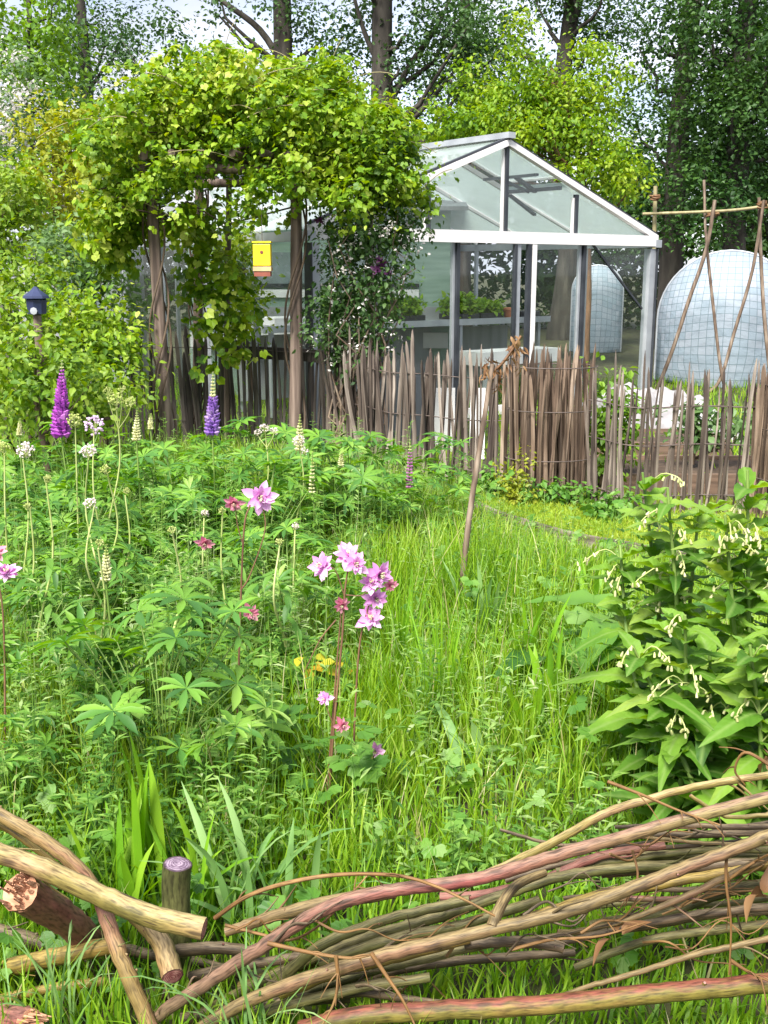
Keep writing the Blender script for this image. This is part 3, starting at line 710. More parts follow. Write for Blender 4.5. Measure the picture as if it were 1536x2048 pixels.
def spike(t, tip_pt, base_pt, r0, mats, frac=1.0, rng=None, rows=17, stem_from=None):
    """flower spike from base_pt to tip_pt; mats=(floret mat, tip mat); frac = coloured share"""
    o = np.array(t['_o']); S = Geo(); A = Geo(); B = Geo()
    p0 = np.asarray(stem_from if stem_from is not None else o)
    b = np.asarray(base_pt); tp = np.asarray(tip_pt)
    sp = smooth_path([p0, (p0 + b) / 2 + [0.015, 0, 0], b, tp], 5)
    tube(S, sp, np.linspace(0.006, 0.003, len(sp)), 6)
    L = np.linalg.norm(tp - b)
    for i in range(rows):
        f = i / (rows - 1); c = b + (tp - b) * f
        coloured = f < frac
        r = r0 * (1 - f ** 1.6) * (1 if coloured else 0.75) + 0.004
        m = 9 if f < 0.8 else 6
        a = np.arange(m) * 2 * pi / m + i * 0.5 + rng.uniform(0, .3, m)
        d = np.stack([np.cos(a), np.sin(a), np.full(m, 0.35 + 0.9 * f)], 1)
        pos = c + d * [0.003, 0.003, 0.0]
        sz = np.stack([np.full(m, r * 0.85), np.full(m, r), np.full(m, r * 0.9)], 1)
        scatter(A if coloured else B, OCT, frames(d, np.tile([0, 0, 1.0], (m, 1))), pos, sz * rng.uniform(0.8, 1.15, (m, 1)))
    build('stem', S, LF['gstem'], t)
    if A.n: build('flower_spike', A, mats[0], t, smooth=False)
    if B.n: build('spike_tip', B, mats[1], t, smooth=False)

rng = np.random.default_rng(50)
def flower_lupin(u, vt, vb, Y, r0, mats, frac, label, rows=17, leaves=True, group=None):
    top = P(u, vt, Y); b = P(u - 1, vb, Y)
    base = np.array([b[0] + rng.normal(0, .03), Y + 0.03, 0])
    t = thing('lupin', base, label, 'lupin', group)
    if leaves:
        k = int(R0.integers(4)); s = max(0.85, min(1.15, b[2] / 0.7))
        a = link('leaves', lup_meshes[k][0], t); a.scale = (s, s, s); a.rotation_euler.z = rng.uniform(0, 6)
        c = link('leaf_stalk', lup_meshes[k][1], t); c.scale = (s, s, s); c.rotation_euler.z = a.rotation_euler.z
    spike(t, top, b, r0, mats, frac, rng, rows)
    return t
PU = (LF['purple'], LF['cream']); VI = (LF['violet'], LF['cream']); CR = (LF['cream'], LF['greenflo']); LP = (LF['lupink'], LF['cream'])
flower_lupin(124, 722, 872, 5.5, 0.052, PU, 0.86, 'tall purple lupin in full flower, the larger of the two purple spikes', rows=22)
flower_lupin(426, 745, 868, 5.6, 0.042, VI, 0.6, 'violet lupin with a long cream tip in front of the pergola posts', rows=19)
flower_lupin(820, 880, 975, 6.0, 0.022, LP, 0.72, 'thin pink lupin spike standing against the palings', rows=15)
for u, vt, vb, Y, r, lab in [
    (274, 822, 880, 5.4, 0.02, 'short pale cream lupin bud right of the large purple spike'),
    (600, 830, 900, 5.9, 0.024, 'cream lupin bud at the foot of the right pergola post'),
    (683, 892, 935, 5.8, 0.014, 'tiny cream lupin bud in front of the first brown palings'),
    (625, 905, 985, 5.2, 0.012, 'slender green lupin bud between the pergola post and the columbines'),
    (213, 1090, 1160, 3.7, 0.017, 'pale green lupin bud low among the palm shaped leaves'),
    (302, 828, 858, 5.9, 0.014, 'smallest cream lupin bud beside the left pergola post'),
    (40, 838, 870, 5.7, 0.012, 'pale lupin bud at the far left edge of the bed')]:
    flower_lupin(u, vt, vb, Y, r, CR, 0.7, lab, rows=12, leaves=False)
# leafy lupins without flower
spots = []
for Y, us, s in [(6.5, (40, 170, 300, 420, 520, 640, 760, 850), 1.12), (5.9, (90, 230, 360, 470, 580, 700), 1.12), (5.2, (30, 160, 290, 400, 520), 1.05), (4.5, (100, 260, 430, 560), 0.95),
                 (3.9, (30, 200, 390), 0.9), (3.3, (120, 300), 0.8), (2.85, (20,), 0.68)]:
    for u in us:
        spots.append((u + R0.normal(0, 18), Y + R0.normal(0, .14), s * R0.uniform(0.85, 1.1)))
for u, Y, s in spots:
    c = PZ(u, 0, Y)
    lupin_plant(c[0], Y, s, R0.uniform(0, 6), 'leafy lupin clump without flowers in the left flower bed', 'leafy lupins of the left bed')
for u, Y, s, lab in [(640, 3.75, 0.5, 'small blue green lupin plant just below the yellow leaves'), (330, 3.0, 1.2, 'large lupin with wide palm leaves left of the dark columbine stem')]:
    c = PZ(u, 0, Y); lupin_plant(c[0], Y, s, 1.0, lab)

# ------------------------------------------------------------------ columbines
def blossom(rng, k=7, layers=4, nod=0.0):
    parts = []
    L = leafT(0.25, 4, 0.5, -0.2, 0.5)
    for l in range(layers):
        for i in range(k):
            parts.append(xf(L, rz=2 * pi * i / k + l * 0.5 + rng.uniform(-.15, .15), rx=-0.15 + 0.42 * l + rng.uniform(-.4, .4), s=(0.95 - 0.15 * l) * rng.uniform(.65, 1.2)))
    for i in range(5):   # spurs
        parts.append(xf(OCT, rz=2 * pi * i / 5, rx=-0.9, s=0.5))
    return mergeT(parts)
def add_blossom(t, u, v, Y, sz, mat, face, rng, layers=4):
    g = Geo(); c = P(u, v, Y)
    f = nrm(np.asarray(face, float)); other = np.cross(f, [0.3, 0.2, 1.0])
    M = frames(np.array([other]), np.array([f]))
    scatter(g, blossom(rng, layers=layers), M, c[None], np.array([sz]))
    b = build('blossom', g, mat, t, loc=c)
    s = Geo(); q = rdir(rng, 14, 0, 1); q = nrm(q * 0.35 + f)
    scatter(s, octa(0.08), frames(q, rdir(rng, 14)), np.tile(c, (14, 1)), np.full(14, sz * 0.6))
    build('stamens', s, LF['cream'], b)
    return c
def columbine(base_uvY, stems, blossoms, label, leaves=10, seed=0, stemmat='rstem'):
    rng = np.random.default_rng(seed)
    u, Y = base_uvY; base = PZ(u, 0, Y)
    t = thing('columbine', base, label, 'columbine', 'pink columbines of the flower bed')
    for pts, r in stems:
        g = Geo(); pp = smooth_path([P(a, b, Y + dy) if not gnd else PZ(a, 0, Y) for a, b, dy, gnd in pts], 5)
        tube(g, pp, np.linspace(r, r * 0.55, len(pp)), 6); build('stem', g, LF[stemmat], t)
    for (a, b, sz, mat, face, dy) in blossoms: add_blossom(t, a, b, Y + dy, sz, LF[mat], face, rng)
    g = Geo(); n = leaves
    if n:
        an = rng.uniform(0, 2 * pi, n); rr = rng.uniform(0.04, 0.2, n); z = rng.uniform(0.06, 0.3, n)
        pos = base + np.stack([rr * np.cos(an), rr * np.sin(an), z], 1)
        scatter(g, LOBE3, frames(np.stack([np.cos(an), np.sin(an), 0 * an], 1), nrm(rng.normal(0, .3, (n, 3)) + [0, -.1, 1])), pos, rng.uniform(0.07, 0.11, n))
        for q in pos: tube(g, smooth_path([base, (base + q) / 2 + [0, 0, .05], q], 3), 0.0016, 4, cap=False)
        build('leaves', g, LF['herb'], t, smooth=False)
    return t
UPF = (0.1, -0.6, 0.8); DN = (0, -0.75, -0.35); LFT = (-0.6, -0.7, 0.2); RT = (0.6, -0.7, 0.1)
columbine((655, 2.98), [([(655, 0, 0, 1), (668, 1450, 0, 0), (684, 1280, 0, 0), (690, 1180, 0, 0), (700, 1120, 0, 0)], 0.0042),
                        ([(650, 0, 0, 1), (662, 1480, .02, 0), (676, 1300, .02, 0), (683, 1215, .02, 0)], 0.0036),
                        ([(690, 1195, 0, 0), (670, 1140, .0, 0), (648, 1135, 0, 0)], 0.002),
                        ([(692, 1190, 0, 0), (725, 1190, .01, 0), (750, 1165, 0, 0)], 0.002),
                        ([(668, 1450, 0, 0), (655, 1420, .0, 0), (652, 1395, 0, 0)], 0.002),
                        ([(672, 1240, 0, 0), (640, 1280, .0, 0), (608, 1345, 0, 0)], 0.0026)],
          [(646, 1133, 0.048, 'pink', (-.5, -.7, .4), 0), (698, 1112, 0.05, 'pink', UPF, 0.02), (712, 1128, 0.042, 'pink', (.1, -.9, .2), -0.02), (684, 1208, 0.03, 'rosy', DN, 0), (652, 1396, 0.03, 'pink', LFT, 0), (683, 1452, 0.032, 'rosy', RT, 0)],
          'tallest pink columbine, with a full cluster of blossoms on two dark stems', 12, 1)
columbine((708, 3.02), [([(706, 0, 0, 1), (708, 1480, 0, 0), (718, 1300, 0, 0), (735, 1220, 0, 0), (752, 1170, 0, 0)], 0.0036),
                        ([(735, 1225, 0, 0), (742, 1235, -.01, 0), (745, 1240, 0, 0)], 0.002),
                        ([(707, 1560, 0, 0), (735, 1530, -.02, 0), (752, 1505, 0, 0)], 0.002)],
          [(757, 1150, 0.052, 'pink', RT, 0), (742, 1168, 0.04, 'pink', UPF, -0.02), (750, 1196, 0.042, 'pink', (.3, -.8, .0), 0), (742, 1238, 0.048, 'pink', (0, -.7, .5), 0), (752, 1503, 0.034, 'pink', (-.2, -.9, .25), 0), (780, 1172, 0.026, 'rosy', RT, .02)],
          'pink columbine on a thin stem right beside the tallest one', 8, 2)
columbine((476, 3.3), [([(474, 0, 0, 1), (474, 1480, 0, 0), (480, 1250, 0, 0), (488, 1060, 0, 0), (500, 1010, 0, 0)], 0.0045),
                       ([(482, 1180, 0, 0), (500, 1150, 0, 0), (530, 1060, 0, 0), (522, 1000, 0, 0)], 0.003),
                       ([(486, 1090, 0, 0), (475, 1050, 0, 0), (470, 1010, 0, 0)], 0.002)],
          [(520, 995, 0.06, 'pink', (.2, -.9, .1), 0), (468, 1005, 0.036, 'rosy', DN, 0), (500, 1225, 0.034, 'rosy', (.3, -.8, -.2), 0.03)],
          'columbine with one large drooping pink bloom on a thick dark stem', 10, 3)
columbine((405, 3.7), [([(420, 0, 0, 1), (425, 1300, 0, 0), (415, 1140, 0, 0), (410, 1085, 0, 0)], 0.003)], [(410, 1085, 0.036, 'rosy', DN, 0)],
          'small columbine with a single faded salmon bloom among green stems', 6, 4, 'gstem')
columbine((8, 3.0), [([(8, 0, 0, 1), (10, 1400, 0, 0), (6, 1230, 0, 0), (-6, 1150, 0, 0)], 0.004)],
          [(14, 1146, 0.046, 'pink', UPF, 0), (-18, 1130, 0.045, 'pink', LFT, 0), (-10, 1105, 0.036, 'rosy', UPF, 0.02)], 'pink columbine cut by the left edge of the view', 8, 5)

# leafy herb clump with yellow and orange leaves
base = PZ(640, 0, 3.75); t = thing('herb_plant', base, 'small plant with yellow and orange leaves behind the columbine stems', 'plant')
rng = np.random.default_rng(8); g = Geo(); s = Geo()
for i in range(15):
    q = P(642 + rng.normal(0, 24), 1340 + rng.normal(0, 20), 3.72 + rng.normal(0, .04))
    scatter(g, OVAL, frames(rdir(rng, 1, 0, .4), nrm(np.array([[rng.normal(0, .3), -0.5, 0.9]]))), q[None], np.array([rng.uniform(.05, .085)]))
    tube(s, smooth_path([base, (base + q) / 2 + [0, 0, .05], q], 3), 0.002, 4, cap=False)
build('leaves', g, LF['autumn'], t); build('stem', s, LF['gstem'], t)

# ------------------------------------------------------------------ tall pale stems with domed flower heads
def umbel(u, v, Y, r, mat, label, base_u=None, seed=0, heads=((0, 0, 1),), leaves=7, group='valerian flowers among the lupins', name='valerian', stem='pstem'):
    rng = np.random.default_rng(seed)
    top = P(u, v, Y); base = PZ(base_u if base_u is not None else u + 6, 0, Y + 0.05)
    t = thing(name, base, label, name, group)
    S = Geo(); bx, by = rng.normal(0, .03, 2); main = smooth_path([base, base * .65 + top * .35 + [bx, by, 0], base * .3 + top * .7 + [-bx * .6, -by, 0], top - [0, 0, r * 0.8]], 5)
    tube(S, main, np.linspace(0.0055, 0.003, len(main)), 6)
    hd = []
    for dx, dz, k in heads:
        fl = Geo(); hd.append(fl)
        c = top + np.array([dx, rng.normal(0, .02), dz]); rr = r * k
        if (dx, dz) != (0, 0): tube(S, smooth_path([main[-3], (main[-3] + c) / 2 + [dx * .2, 0, 0], c - [0, 0, rr * .7]], 3), 0.0022, 4)
        n = int(60 * max(0.5, k)); d = rdir(rng, n, 0.35, 0.75)
        for q in d[::4]: tube(S, [c - [0, 0, rr * 0.8], c + q * rr * 0.8], 0.0009, 3, cap=False)
        scatter(fl, octa(0.5), frames(d, rdir(rng, n)), c + d * rr * rng.uniform(.55, .9, (n, 1)), np.full(n, rr * 0.3) * rng.uniform(.7, 1.4, n))
    build('stem', S, LF[stem], t)
    for fl in hd: build('flower_head', fl, LF[mat], t, smooth=False)
    if leaves:
        L = Geo()
        for i in range(leaves):
            f = rng.uniform(.2, .85); q = base + (top - base) * f; a = rng.uniform(0, 6.3)
            for j in range(4):
                d = np.array([[cos(a), sin(a), .35 - .2 * j]])
                scatter(L, leafT(0.16, 3, .3, .4), frames(d + rng.normal(0, .3, (1, 3)), np.array([[0, 0, 1.0]])), (q + d[0] * 0.03 * j)[None], np.array([rng.uniform(.06, .1)]))
        build('leaves', L, LF['herb'], t)
    return t
umbel(187, 850, 4.7, 0.044, 'lilac', 'lilac domed flower head beside the large purple lupin', 205, 1)
umbel(150, 842, 5.0, 0.035, 'greenflo', 'pale green flower head touching the large purple lupin', 160, 2)
umbel(176, 905, 4.2, 0.032, 'paleflo', 'white flower head just below the lilac one', 190, 3)
umbel(45, 905, 4.2, 0.034, 'paleflo', 'white flower head with a dark centre at the left edge', 62, 4)
umbel(232, 800, 4.9, 0.036, 'greenflo', 'tallest yellow green flower cluster on twin pale stems', 222, 5, heads=((0, 0, 1), (0.07, -0.01, .7), (-.035, .04, .55), (0.03, 0.05, .5)))
umbel(188, 1003, 3.9, 0.024, 'paleflo', 'small budded flower head on a pale stem below the white ones', 196, 6)
umbel(8, 895, 4.4, 0.03, 'greenflo', 'half hidden greenish flower head at the left margin', 20, 7)
umbel(214, 938, 4.0, 0.02, 'greenflo', 'little green bud head between the white flower heads', 212, 8)
umbel(530, 855, 5.6, 0.026, 'paleflo', 'white cow parsley like head between the two pergola posts', 535, 9, heads=((0, 0, 1), (.045, -.02, .8), (-.04, -.03, .7)))
umbel(598, 880, 5.3, 0.028, 'paleflo', 'pinkish white flower head at the foot of the right pergola post', 600, 10, heads=((0, 0, 1), (.03, -.05, .7)))
umbel(408, 1030, 4.2, 0.016, 'paleflo', 'tiny pale flower head above the salmon columbine', 412, 11, leaves=9)
umbel(590, 1055, 4.0, 0.014, 'paleflo', 'tiny pale flower head left of the pink cluster', 585, 12, leaves=9)
# bare leafy pale stems
for i, (u, v, Y, bu) in enumerate([(92, 960, 3.6, 95), (196, 1090, 3.3, 205), (345, 1060, 3.4, 350), (560, 1080, 3.7, 555), (60, 1010, 3.9, 66), (250, 985, 4.2, 250), (445, 1020, 3.9, 450)]):
    umbel(u, v, Y, 0.014, 'greenflo', 'slender pale green stem topped by unopened buds', bu, 60 + i, leaves=14, group='budding pale stems of the bed', name='budding_herb')

# ------------------------------------------------------------------ strap leaved clumps
def strap(u, Y, n, h, w, mat, label, seed, spread=0.25, curl=0.5, name='iris_clump', cat='iris'):
    rng = np.random.default_rng(seed); base = PZ(u, 0, Y)
    t = thing(name, base, label, cat)
    g = Geo(); seg = 7
    for i in range(n):
        a = rng.uniform(0, 2 * pi); L = h * rng.uniform(.6, 1.1); th = abs(rng.normal(0, spread)); cu = curl * rng.uniform(0, 1.6)
        p = base + np.array([rng.normal(0, .03), rng.normal(0, .03), 0]); V = []; UV = []
        tw = a + pi / 2 + rng.normal(0, .6)
        for k in range(seg + 1):
            f = k / seg; ww = w * (0.6 + 0.9 * f) * (1 - f ** 3) * rng.uniform(.97, 1.03) + 0.0005
            s = np.array([cos(tw), sin(tw), 0]) * ww; mid = np.array([cos(a), sin(a), 0]) * -ww * 0.25
            V += [p - s, p + mid, p + s]; UV += [(.5, f), (0, f), (.5, f)]
            an = th + cu * f * f
            p = p + np.array([cos(a) * sin(an), sin(a) * sin(an), cos(an)]) * L / seg
        Fq = []
        for k in range(seg):
            b = 3 * k; Fq += [(b, b + 1, b + 4, b + 3), (b + 1, b + 2, b + 5, b + 4)]
        g.add(np.array(V), [np.array(Fq)], np.array(UV))
    build('leaves', g, LF[mat], t)
    return t
strap(290, 2.5, 11, 0.46, 0.016, 'strap', 'upright bright green iris clump behind the cut stump', 1, .1, .15)
strap(225, 2.42, 10, 0.36, 0.012, 'strap', 'low iris clump between the upright iris and the pale crossing poles', 2, .35, .5)
strap(395, 2.42, 14, 0.34, 0.010, 'strap', 'arching green blades just right of the cut stump', 3, .35, .9)
strap(490, 2.38, 16, 0.38, 0.011, 'glauc', 'grey green arching leaf clump left of the columbine stems', 4, .4, 1.2, 'daffodil_clump', 'daffodil leaves')
strap(600, 2.38, 10, 0.34, 0.010, 'glauc', 'grey green arching leaf clump under the columbine stems', 5, .4, 1.1, 'daffodil_clump', 'daffodil leaves')
strap(1090, 3.45, 12, 0.42, 0.018, 'strap', 'broad bright strap leaves just left of the comfrey', 6, .15, .35)
strap(1060, 3.9, 9, 0.42, 0.013, 'strap', 'narrower strap leaves behind the broad ones beside the comfrey', 7, .25, .5)
strap(970, 3.2, 3, 0.3, 0.02, 'glauc', 'few pale drooping leaves in the middle of the grass', 8, .3, 1.2, 'daffodil_clump', 'daffodil leaves')
strap(960, 4.6, 10, 0.42, 0.012, 'glauc', 'blue green blades beside the foot of the leaning pole', 9, .2, .4, 'daffodil_clump', 'daffodil leaves')
strap(1180, 4.7, 16, 0.35, 0.014, 'strap', 'yellow green blades in front of the lawn edging', 10, .3, .5)
strap(880, 3.6, 30, 0.5, 0.0035, 'strap', 'tall fine grass tuft in the middle of the meadow', 11, .25, .4, 'grass_tuft', 'grass tuft')
strap(800, 4.1, 30, 0.45, 0.0035, 'strap', 'fine grass tuft behind the pink columbine cluster', 12, .25, .4, 'grass_tuft', 'grass tuft')
strap(120, 2.02, 22, 0.3, 0.0025, 'glauc', 'pale grass tuft arching over the lowest yellow pole', 13, .3, 1.5, 'grass_tuft', 'grass tuft')
strap(500, 1.93, 24, 0.32, 0.003, 'glauc', 'pale grass tuft bent over the long red pole', 14, .5, 1.5, 'grass_tuft', 'grass tuft')

# ------------------------------------------------------------------ comfrey
def bigleaf(w, fold, droop, peak, ruf, ph):
    """broad leaf, 5 points across, with a wavy margin and puckers between the veins"""
    seg = 14; V, UV, Fq = [], [], []
    for i in range(seg + 1):
        y = i / seg
        ww = w * (math.sin(pi * y ** (math.log(0.5) / math.log(peak))) ** .85 if 0 < y < 1 else 0.012)
        z = -droop * y ** 1.8
        for k in (-1, -.5, 0, .5, 1):
            zz = z + fold * ww * abs(k) + ruf * ww * (sin(y * 21 + ph + 2 * k) * abs(k) ** 2 + .35 * sin(y * 40 + k * 3) * (abs(k) == .5))
            V.append((k * ww, y - .15 * ww * abs(k), zz)); UV.append((abs(k) * ww / w * .5, y))
    for i in range(seg):
        for k in range(4): Fq.append((i * 5 + k, i * 5 + k + 1, i * 5 + k + 6, i * 5 + k + 5))
    return np.array(V), [np.array(Fq)], np.array(UV)
BIG = bigleaf(.24, .3, .75, .4, .22, 0); BIG2 = bigleaf(.22, .55, .35, .43, .2, 2); BIG3 = bigleaf(.2, .15, 1.15, .38, .25, 4); BIG4 = bigleaf(.2, .8, .1, .45, .3, 1)
def comfrey(stems, label, seed, bu, bY):
    rng = np.random.default_rng(seed); base = PZ(bu, 0, bY)
    t = thing('comfrey', base, label, 'comfrey')
    for (u, v, Y) in stems:
        top = P(u, v, Y); b = base + np.array([rng.normal(0, .06), rng.normal(0, .06), 0])
        path = smooth_path([b, b * .45 + top * .55 + [rng.normal(0, .02), 0, 0], top], 8)
        S = Geo(); tube(S, path, np.linspace(0.0095, 0.004, len(path)), 7)
        L = Geo(); B = Geo()
        n = 42
        for i in range(n):
            f = 0.12 + 0.86 * i / (n - 1); q = path[int(f * (len(path) - 1))]
            a = i * 2.4 + rng.uniform(-.4, .4)
            sz = (0.17 - 0.1 * f) * rng.uniform(.55, 1.35) + 0.025
            d = np.array([[cos(a), sin(a) * 0.9, 0.45 + 0.25 * f + rng.normal(0, .15)]])
            scatter(L, (BIG, BIG2, BIG3, BIG4)[int(rng.integers(4))], frames(d, np.array([[-cos(a) * .4 + rng.normal(0, .35), -sin(a) * .4 - .1, 1.0]])), q[None], np.array([[sz * 1.1, sz, sz]]))
        # bell clusters on curled side stalks
        build('stem', S, LF['gstem'], t); build('leaves', L, LF['comfrey'], t)
        for i in range(4):
            f = rng.uniform(.6, 1.0); q = path[int(f * (len(path) - 1))]; a = rng.uniform(3.2, 6.2)
            e = q + np.array([cos(a) * rng.uniform(.06, .12), sin(a) * rng.uniform(.06, .12), rng.uniform(.0, .06)])
            B = Geo(); st = smooth_path([q, (q + e) / 2 + [0, 0, .03], e, e + [cos(a) * .02, sin(a) * .02, -.015]], 3); tube(B, st, 0.002, 4, mi=1)
            for j in range(7):
                c = st[-1 - j % 6] + rng.normal(0, .006, 3); dd = np.array([rng.normal(0, .35), rng.normal(0, .35), -1.0])
                c2 = c + nrm(dd) * 0.014
                tube(B, [c, c * .6 + c2 * .4, c2], [0.0016, 0.0034, 0.0038], 6)
            build('flower_cluster', B, [LF['bell'], LF['pstem']], t)
    return t
comfrey([(1285, 945, 3.25), (1335, 975, 3.1), (1240, 1090, 3.3), (1400, 1000, 3.2)], 'tall comfrey with cream bells, its leaves reaching over the meadow grass', 1, 1340, 3.2)
comfrey([(1495, 940, 3.0), (1540, 985, 3.1), (1450, 1030, 2.95), (1585, 1080, 3.0)], 'comfrey crowding the right edge of the view, cream bells near its top', 2, 1500, 3.0)
comfrey([(1265, 1290, 2.75), (1370, 1230, 2.7), (1420, 1300, 2.75)], 'lower leafy comfrey just above the willow poles', 3, 1350, 2.72)
comfrey([(1500, 1290, 2.6), (1560, 1200, 2.6)], 'short comfrey with broad low leaves at the right edge', 4, 1520, 2.6)
rng = np.random.default_rng(77); base = PZ(1250, 0, 3.95); t = thing('dock', base, 'dark green broad leaved dock in the shade left of the comfrey', 'dock')
g = Geo()
for i in range(26):
    a = rng.uniform(0, 6.3); d = np.array([[cos(a), sin(a), rng.uniform(.3, 1.2)]])
    scatter(g, BIG, frames(d, np.array([[-cos(a) * .4, -sin(a) * .4 - .1, 1.0]])), (base + rng.normal(0, .1, 3) * [1.6, 1, 0] + [0, 0, rng.uniform(.02, .3)])[None], np.array([[.3, rng.uniform(.22, .38), .3]]))
build('leaves', g, LF['herb'], t)

# ------------------------------------------------------------------ willow poles of the dead hedge
YB = (0.17, 0.15, 0.035); GRN = (0.2, 0.2, 0.06); TAN = (0.36, 0.25, 0.13); CRM = (0.46, 0.36, 0.2); RED = (0.3, 0.075, 0.075); PNK = (0.42, 0.17, 0.16); BRN = (0.13, 0.075, 0.05)
WB = {
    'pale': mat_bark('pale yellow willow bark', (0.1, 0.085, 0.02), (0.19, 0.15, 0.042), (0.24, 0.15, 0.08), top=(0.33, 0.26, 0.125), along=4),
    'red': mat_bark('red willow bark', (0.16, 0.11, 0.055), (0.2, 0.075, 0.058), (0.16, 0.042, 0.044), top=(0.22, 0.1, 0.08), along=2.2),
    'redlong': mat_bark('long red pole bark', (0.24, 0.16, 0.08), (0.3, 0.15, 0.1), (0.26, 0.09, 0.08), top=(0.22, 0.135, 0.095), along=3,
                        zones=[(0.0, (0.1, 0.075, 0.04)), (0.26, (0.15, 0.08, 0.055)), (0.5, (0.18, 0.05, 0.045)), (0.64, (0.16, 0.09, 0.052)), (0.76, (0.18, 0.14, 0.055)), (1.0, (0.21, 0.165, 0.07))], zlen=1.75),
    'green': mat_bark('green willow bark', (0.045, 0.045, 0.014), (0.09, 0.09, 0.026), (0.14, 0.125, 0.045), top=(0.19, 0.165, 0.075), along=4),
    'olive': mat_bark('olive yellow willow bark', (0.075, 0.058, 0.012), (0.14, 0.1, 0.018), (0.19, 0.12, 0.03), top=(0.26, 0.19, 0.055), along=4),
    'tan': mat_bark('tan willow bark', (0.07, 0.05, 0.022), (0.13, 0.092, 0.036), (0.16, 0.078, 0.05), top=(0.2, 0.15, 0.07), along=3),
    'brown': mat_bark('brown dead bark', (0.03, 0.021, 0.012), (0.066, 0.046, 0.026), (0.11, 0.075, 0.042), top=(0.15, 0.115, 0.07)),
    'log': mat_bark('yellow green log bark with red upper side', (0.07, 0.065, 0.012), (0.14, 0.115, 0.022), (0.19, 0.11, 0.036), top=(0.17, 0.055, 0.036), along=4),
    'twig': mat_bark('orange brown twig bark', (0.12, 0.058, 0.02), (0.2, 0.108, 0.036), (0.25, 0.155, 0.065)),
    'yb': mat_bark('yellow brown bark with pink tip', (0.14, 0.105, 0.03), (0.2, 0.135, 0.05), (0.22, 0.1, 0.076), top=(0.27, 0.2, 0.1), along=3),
}
def pole(name, pts, d0, d1, mat, label, cat, cut='cutred', seed=0, forks=(), group='cut willow poles of the dead hedge', knots=6, n=12, wob=0.006, fat=0.68):
    rng = np.random.default_rng(900 + seed)
    p = smooth_path([P(u, v, Y) for u, v, Y in pts], 7)
    Ym = np.mean([q[2] for q in pts])
    r = np.linspace(px(d0, Ym) / 2, px(d1, Ym) / 2, len(p)) * fat
    r = r * (1 + 0.015 * np.sin(np.linspace(0, 17, len(p)) + seed))
    kk = rng.choice(np.arange(2, len(p) - 2), min(knots, len(p) - 4), replace=False)
    for q in kk: r[q] *= 1.07
    p = p + rng.normal(0, 0.0006, p.shape)
    g = Geo(); tube(g, p, r, n, True, 0, 1, wob, rng)
    for q in kk:      # short bud stubs
        d = nrm(rng.normal(0, 1, 3) + nrm(p[q + 1] - p[q])); st = p[q] + d * r[q] * 0.7
        tube(g, [st, st + d * r[q] * 0.55], [r[q] * .3, r[q] * .18], 5, True, 0, 1)
    for q in rng.choice(np.arange(2, len(p) - 2), min(2, len(p) - 4), replace=False):     # thin dead side shoots
        if len(p) < 22: break
        d = nrm(nrm(p[q + 1] - p[q]) + rng.normal(0, .45, 3)); L_ = rng.uniform(.05, .14)
        tube(g, smooth_path([p[q], p[q] + d * L_ * .5, p[q] + d * L_ + rng.normal(0, .015, 3)], 3), np.linspace(.0035, .0012, 7), 5)
    for fp, f0, f1 in forks:
        q = smooth_path([P(u, v, Y) for u, v, Y in fp], 5)
        tube(g, q, np.linspace(px(f0, Ym) / 2, px(f1, Ym) / 2, len(q)), 8, True, 0, 1)
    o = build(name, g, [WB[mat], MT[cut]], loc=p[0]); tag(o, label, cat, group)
    return o
W = 'willow_pole'
pole(W, [(-120, 1672, 2.0), (0, 1706, 2.0), (100, 1744, 1.99), (205, 1793, 1.98), (300, 1832, 1.96), (408, 1858, 1.94)], 46, 54, 'pale', 'pale yellow pole with a red sawn end pointing at the stump', 'pole', seed=1, fat=.9)
pole(W, [(-100, 1585, 2.12), (0, 1630, 2.1), (85, 1680, 2.08), (155, 1735, 2.07), (198, 1795, 2.06), (225, 1870, 2.03), (258, 1955, 1.99), (310, 2075, 1.95)], 42, 52, 'yb', 'bent pole crossing under the pale one and dropping to the bottom edge', 'pole', seed=2)
pole(W, [(-60, 1622, 2.18), (20, 1662, 2.17), (75, 1700, 2.16), (130, 1745, 2.15)], 22, 20, 'olive', 'thin yellow pole tucked under the upper left pole', 'pole', seed=3)
pole(W, [(-90, 1965, 2.18), (0, 1940, 2.16), (120, 1912, 2.14), (235, 1888, 2.13)], 50, 46, 'olive', 'olive yellow pole lying level at the left edge', 'pole', seed=5, fat=.8)
pole(W, [(-60, 2010, 2.1), (20, 1994, 2.1), (110, 1975, 2.1), (215, 1962, 2.12)], 32, 30, 'olive', 'thinner yellow pole below the level olive one', 'pole', seed=6)
pole(W, [(225, 1800, 2.2), (280, 1838, 2.12), (322, 1885, 2.06), (346, 1955, 1.99)], 44, 64, 'yb', 'short curved pole whose dark sawn end faces down', 'pole', seed=8, fat=.75)
pole(W, [(250, 2085, 1.99), (330, 2022, 1.98), (420, 1962, 1.97), (520, 1897, 1.96), (630, 1828, 1.95), (715, 1795, 1.95), (812, 1777, 1.95), (905, 1766, 1.95), (1000, 1746, 1.95), (1110, 1712, 1.95), (1250, 1672, 1.96), (1400, 1630, 1.97), (1620, 1575, 1.98)], 46, 38, 'redlong', 'longest pole, red in the middle, rising from bottom left to right edge', 'pole', seed=10, knots=7)
pole(W, [(450, 1864, 2.12), (500, 1848, 2.12), (570, 1826, 2.11), (680, 1800, 2.1), (790, 1782, 2.1)], 30, 46, 'tan', 'thick brown pole with a pointed end behind the red one', 'pole', seed=11)
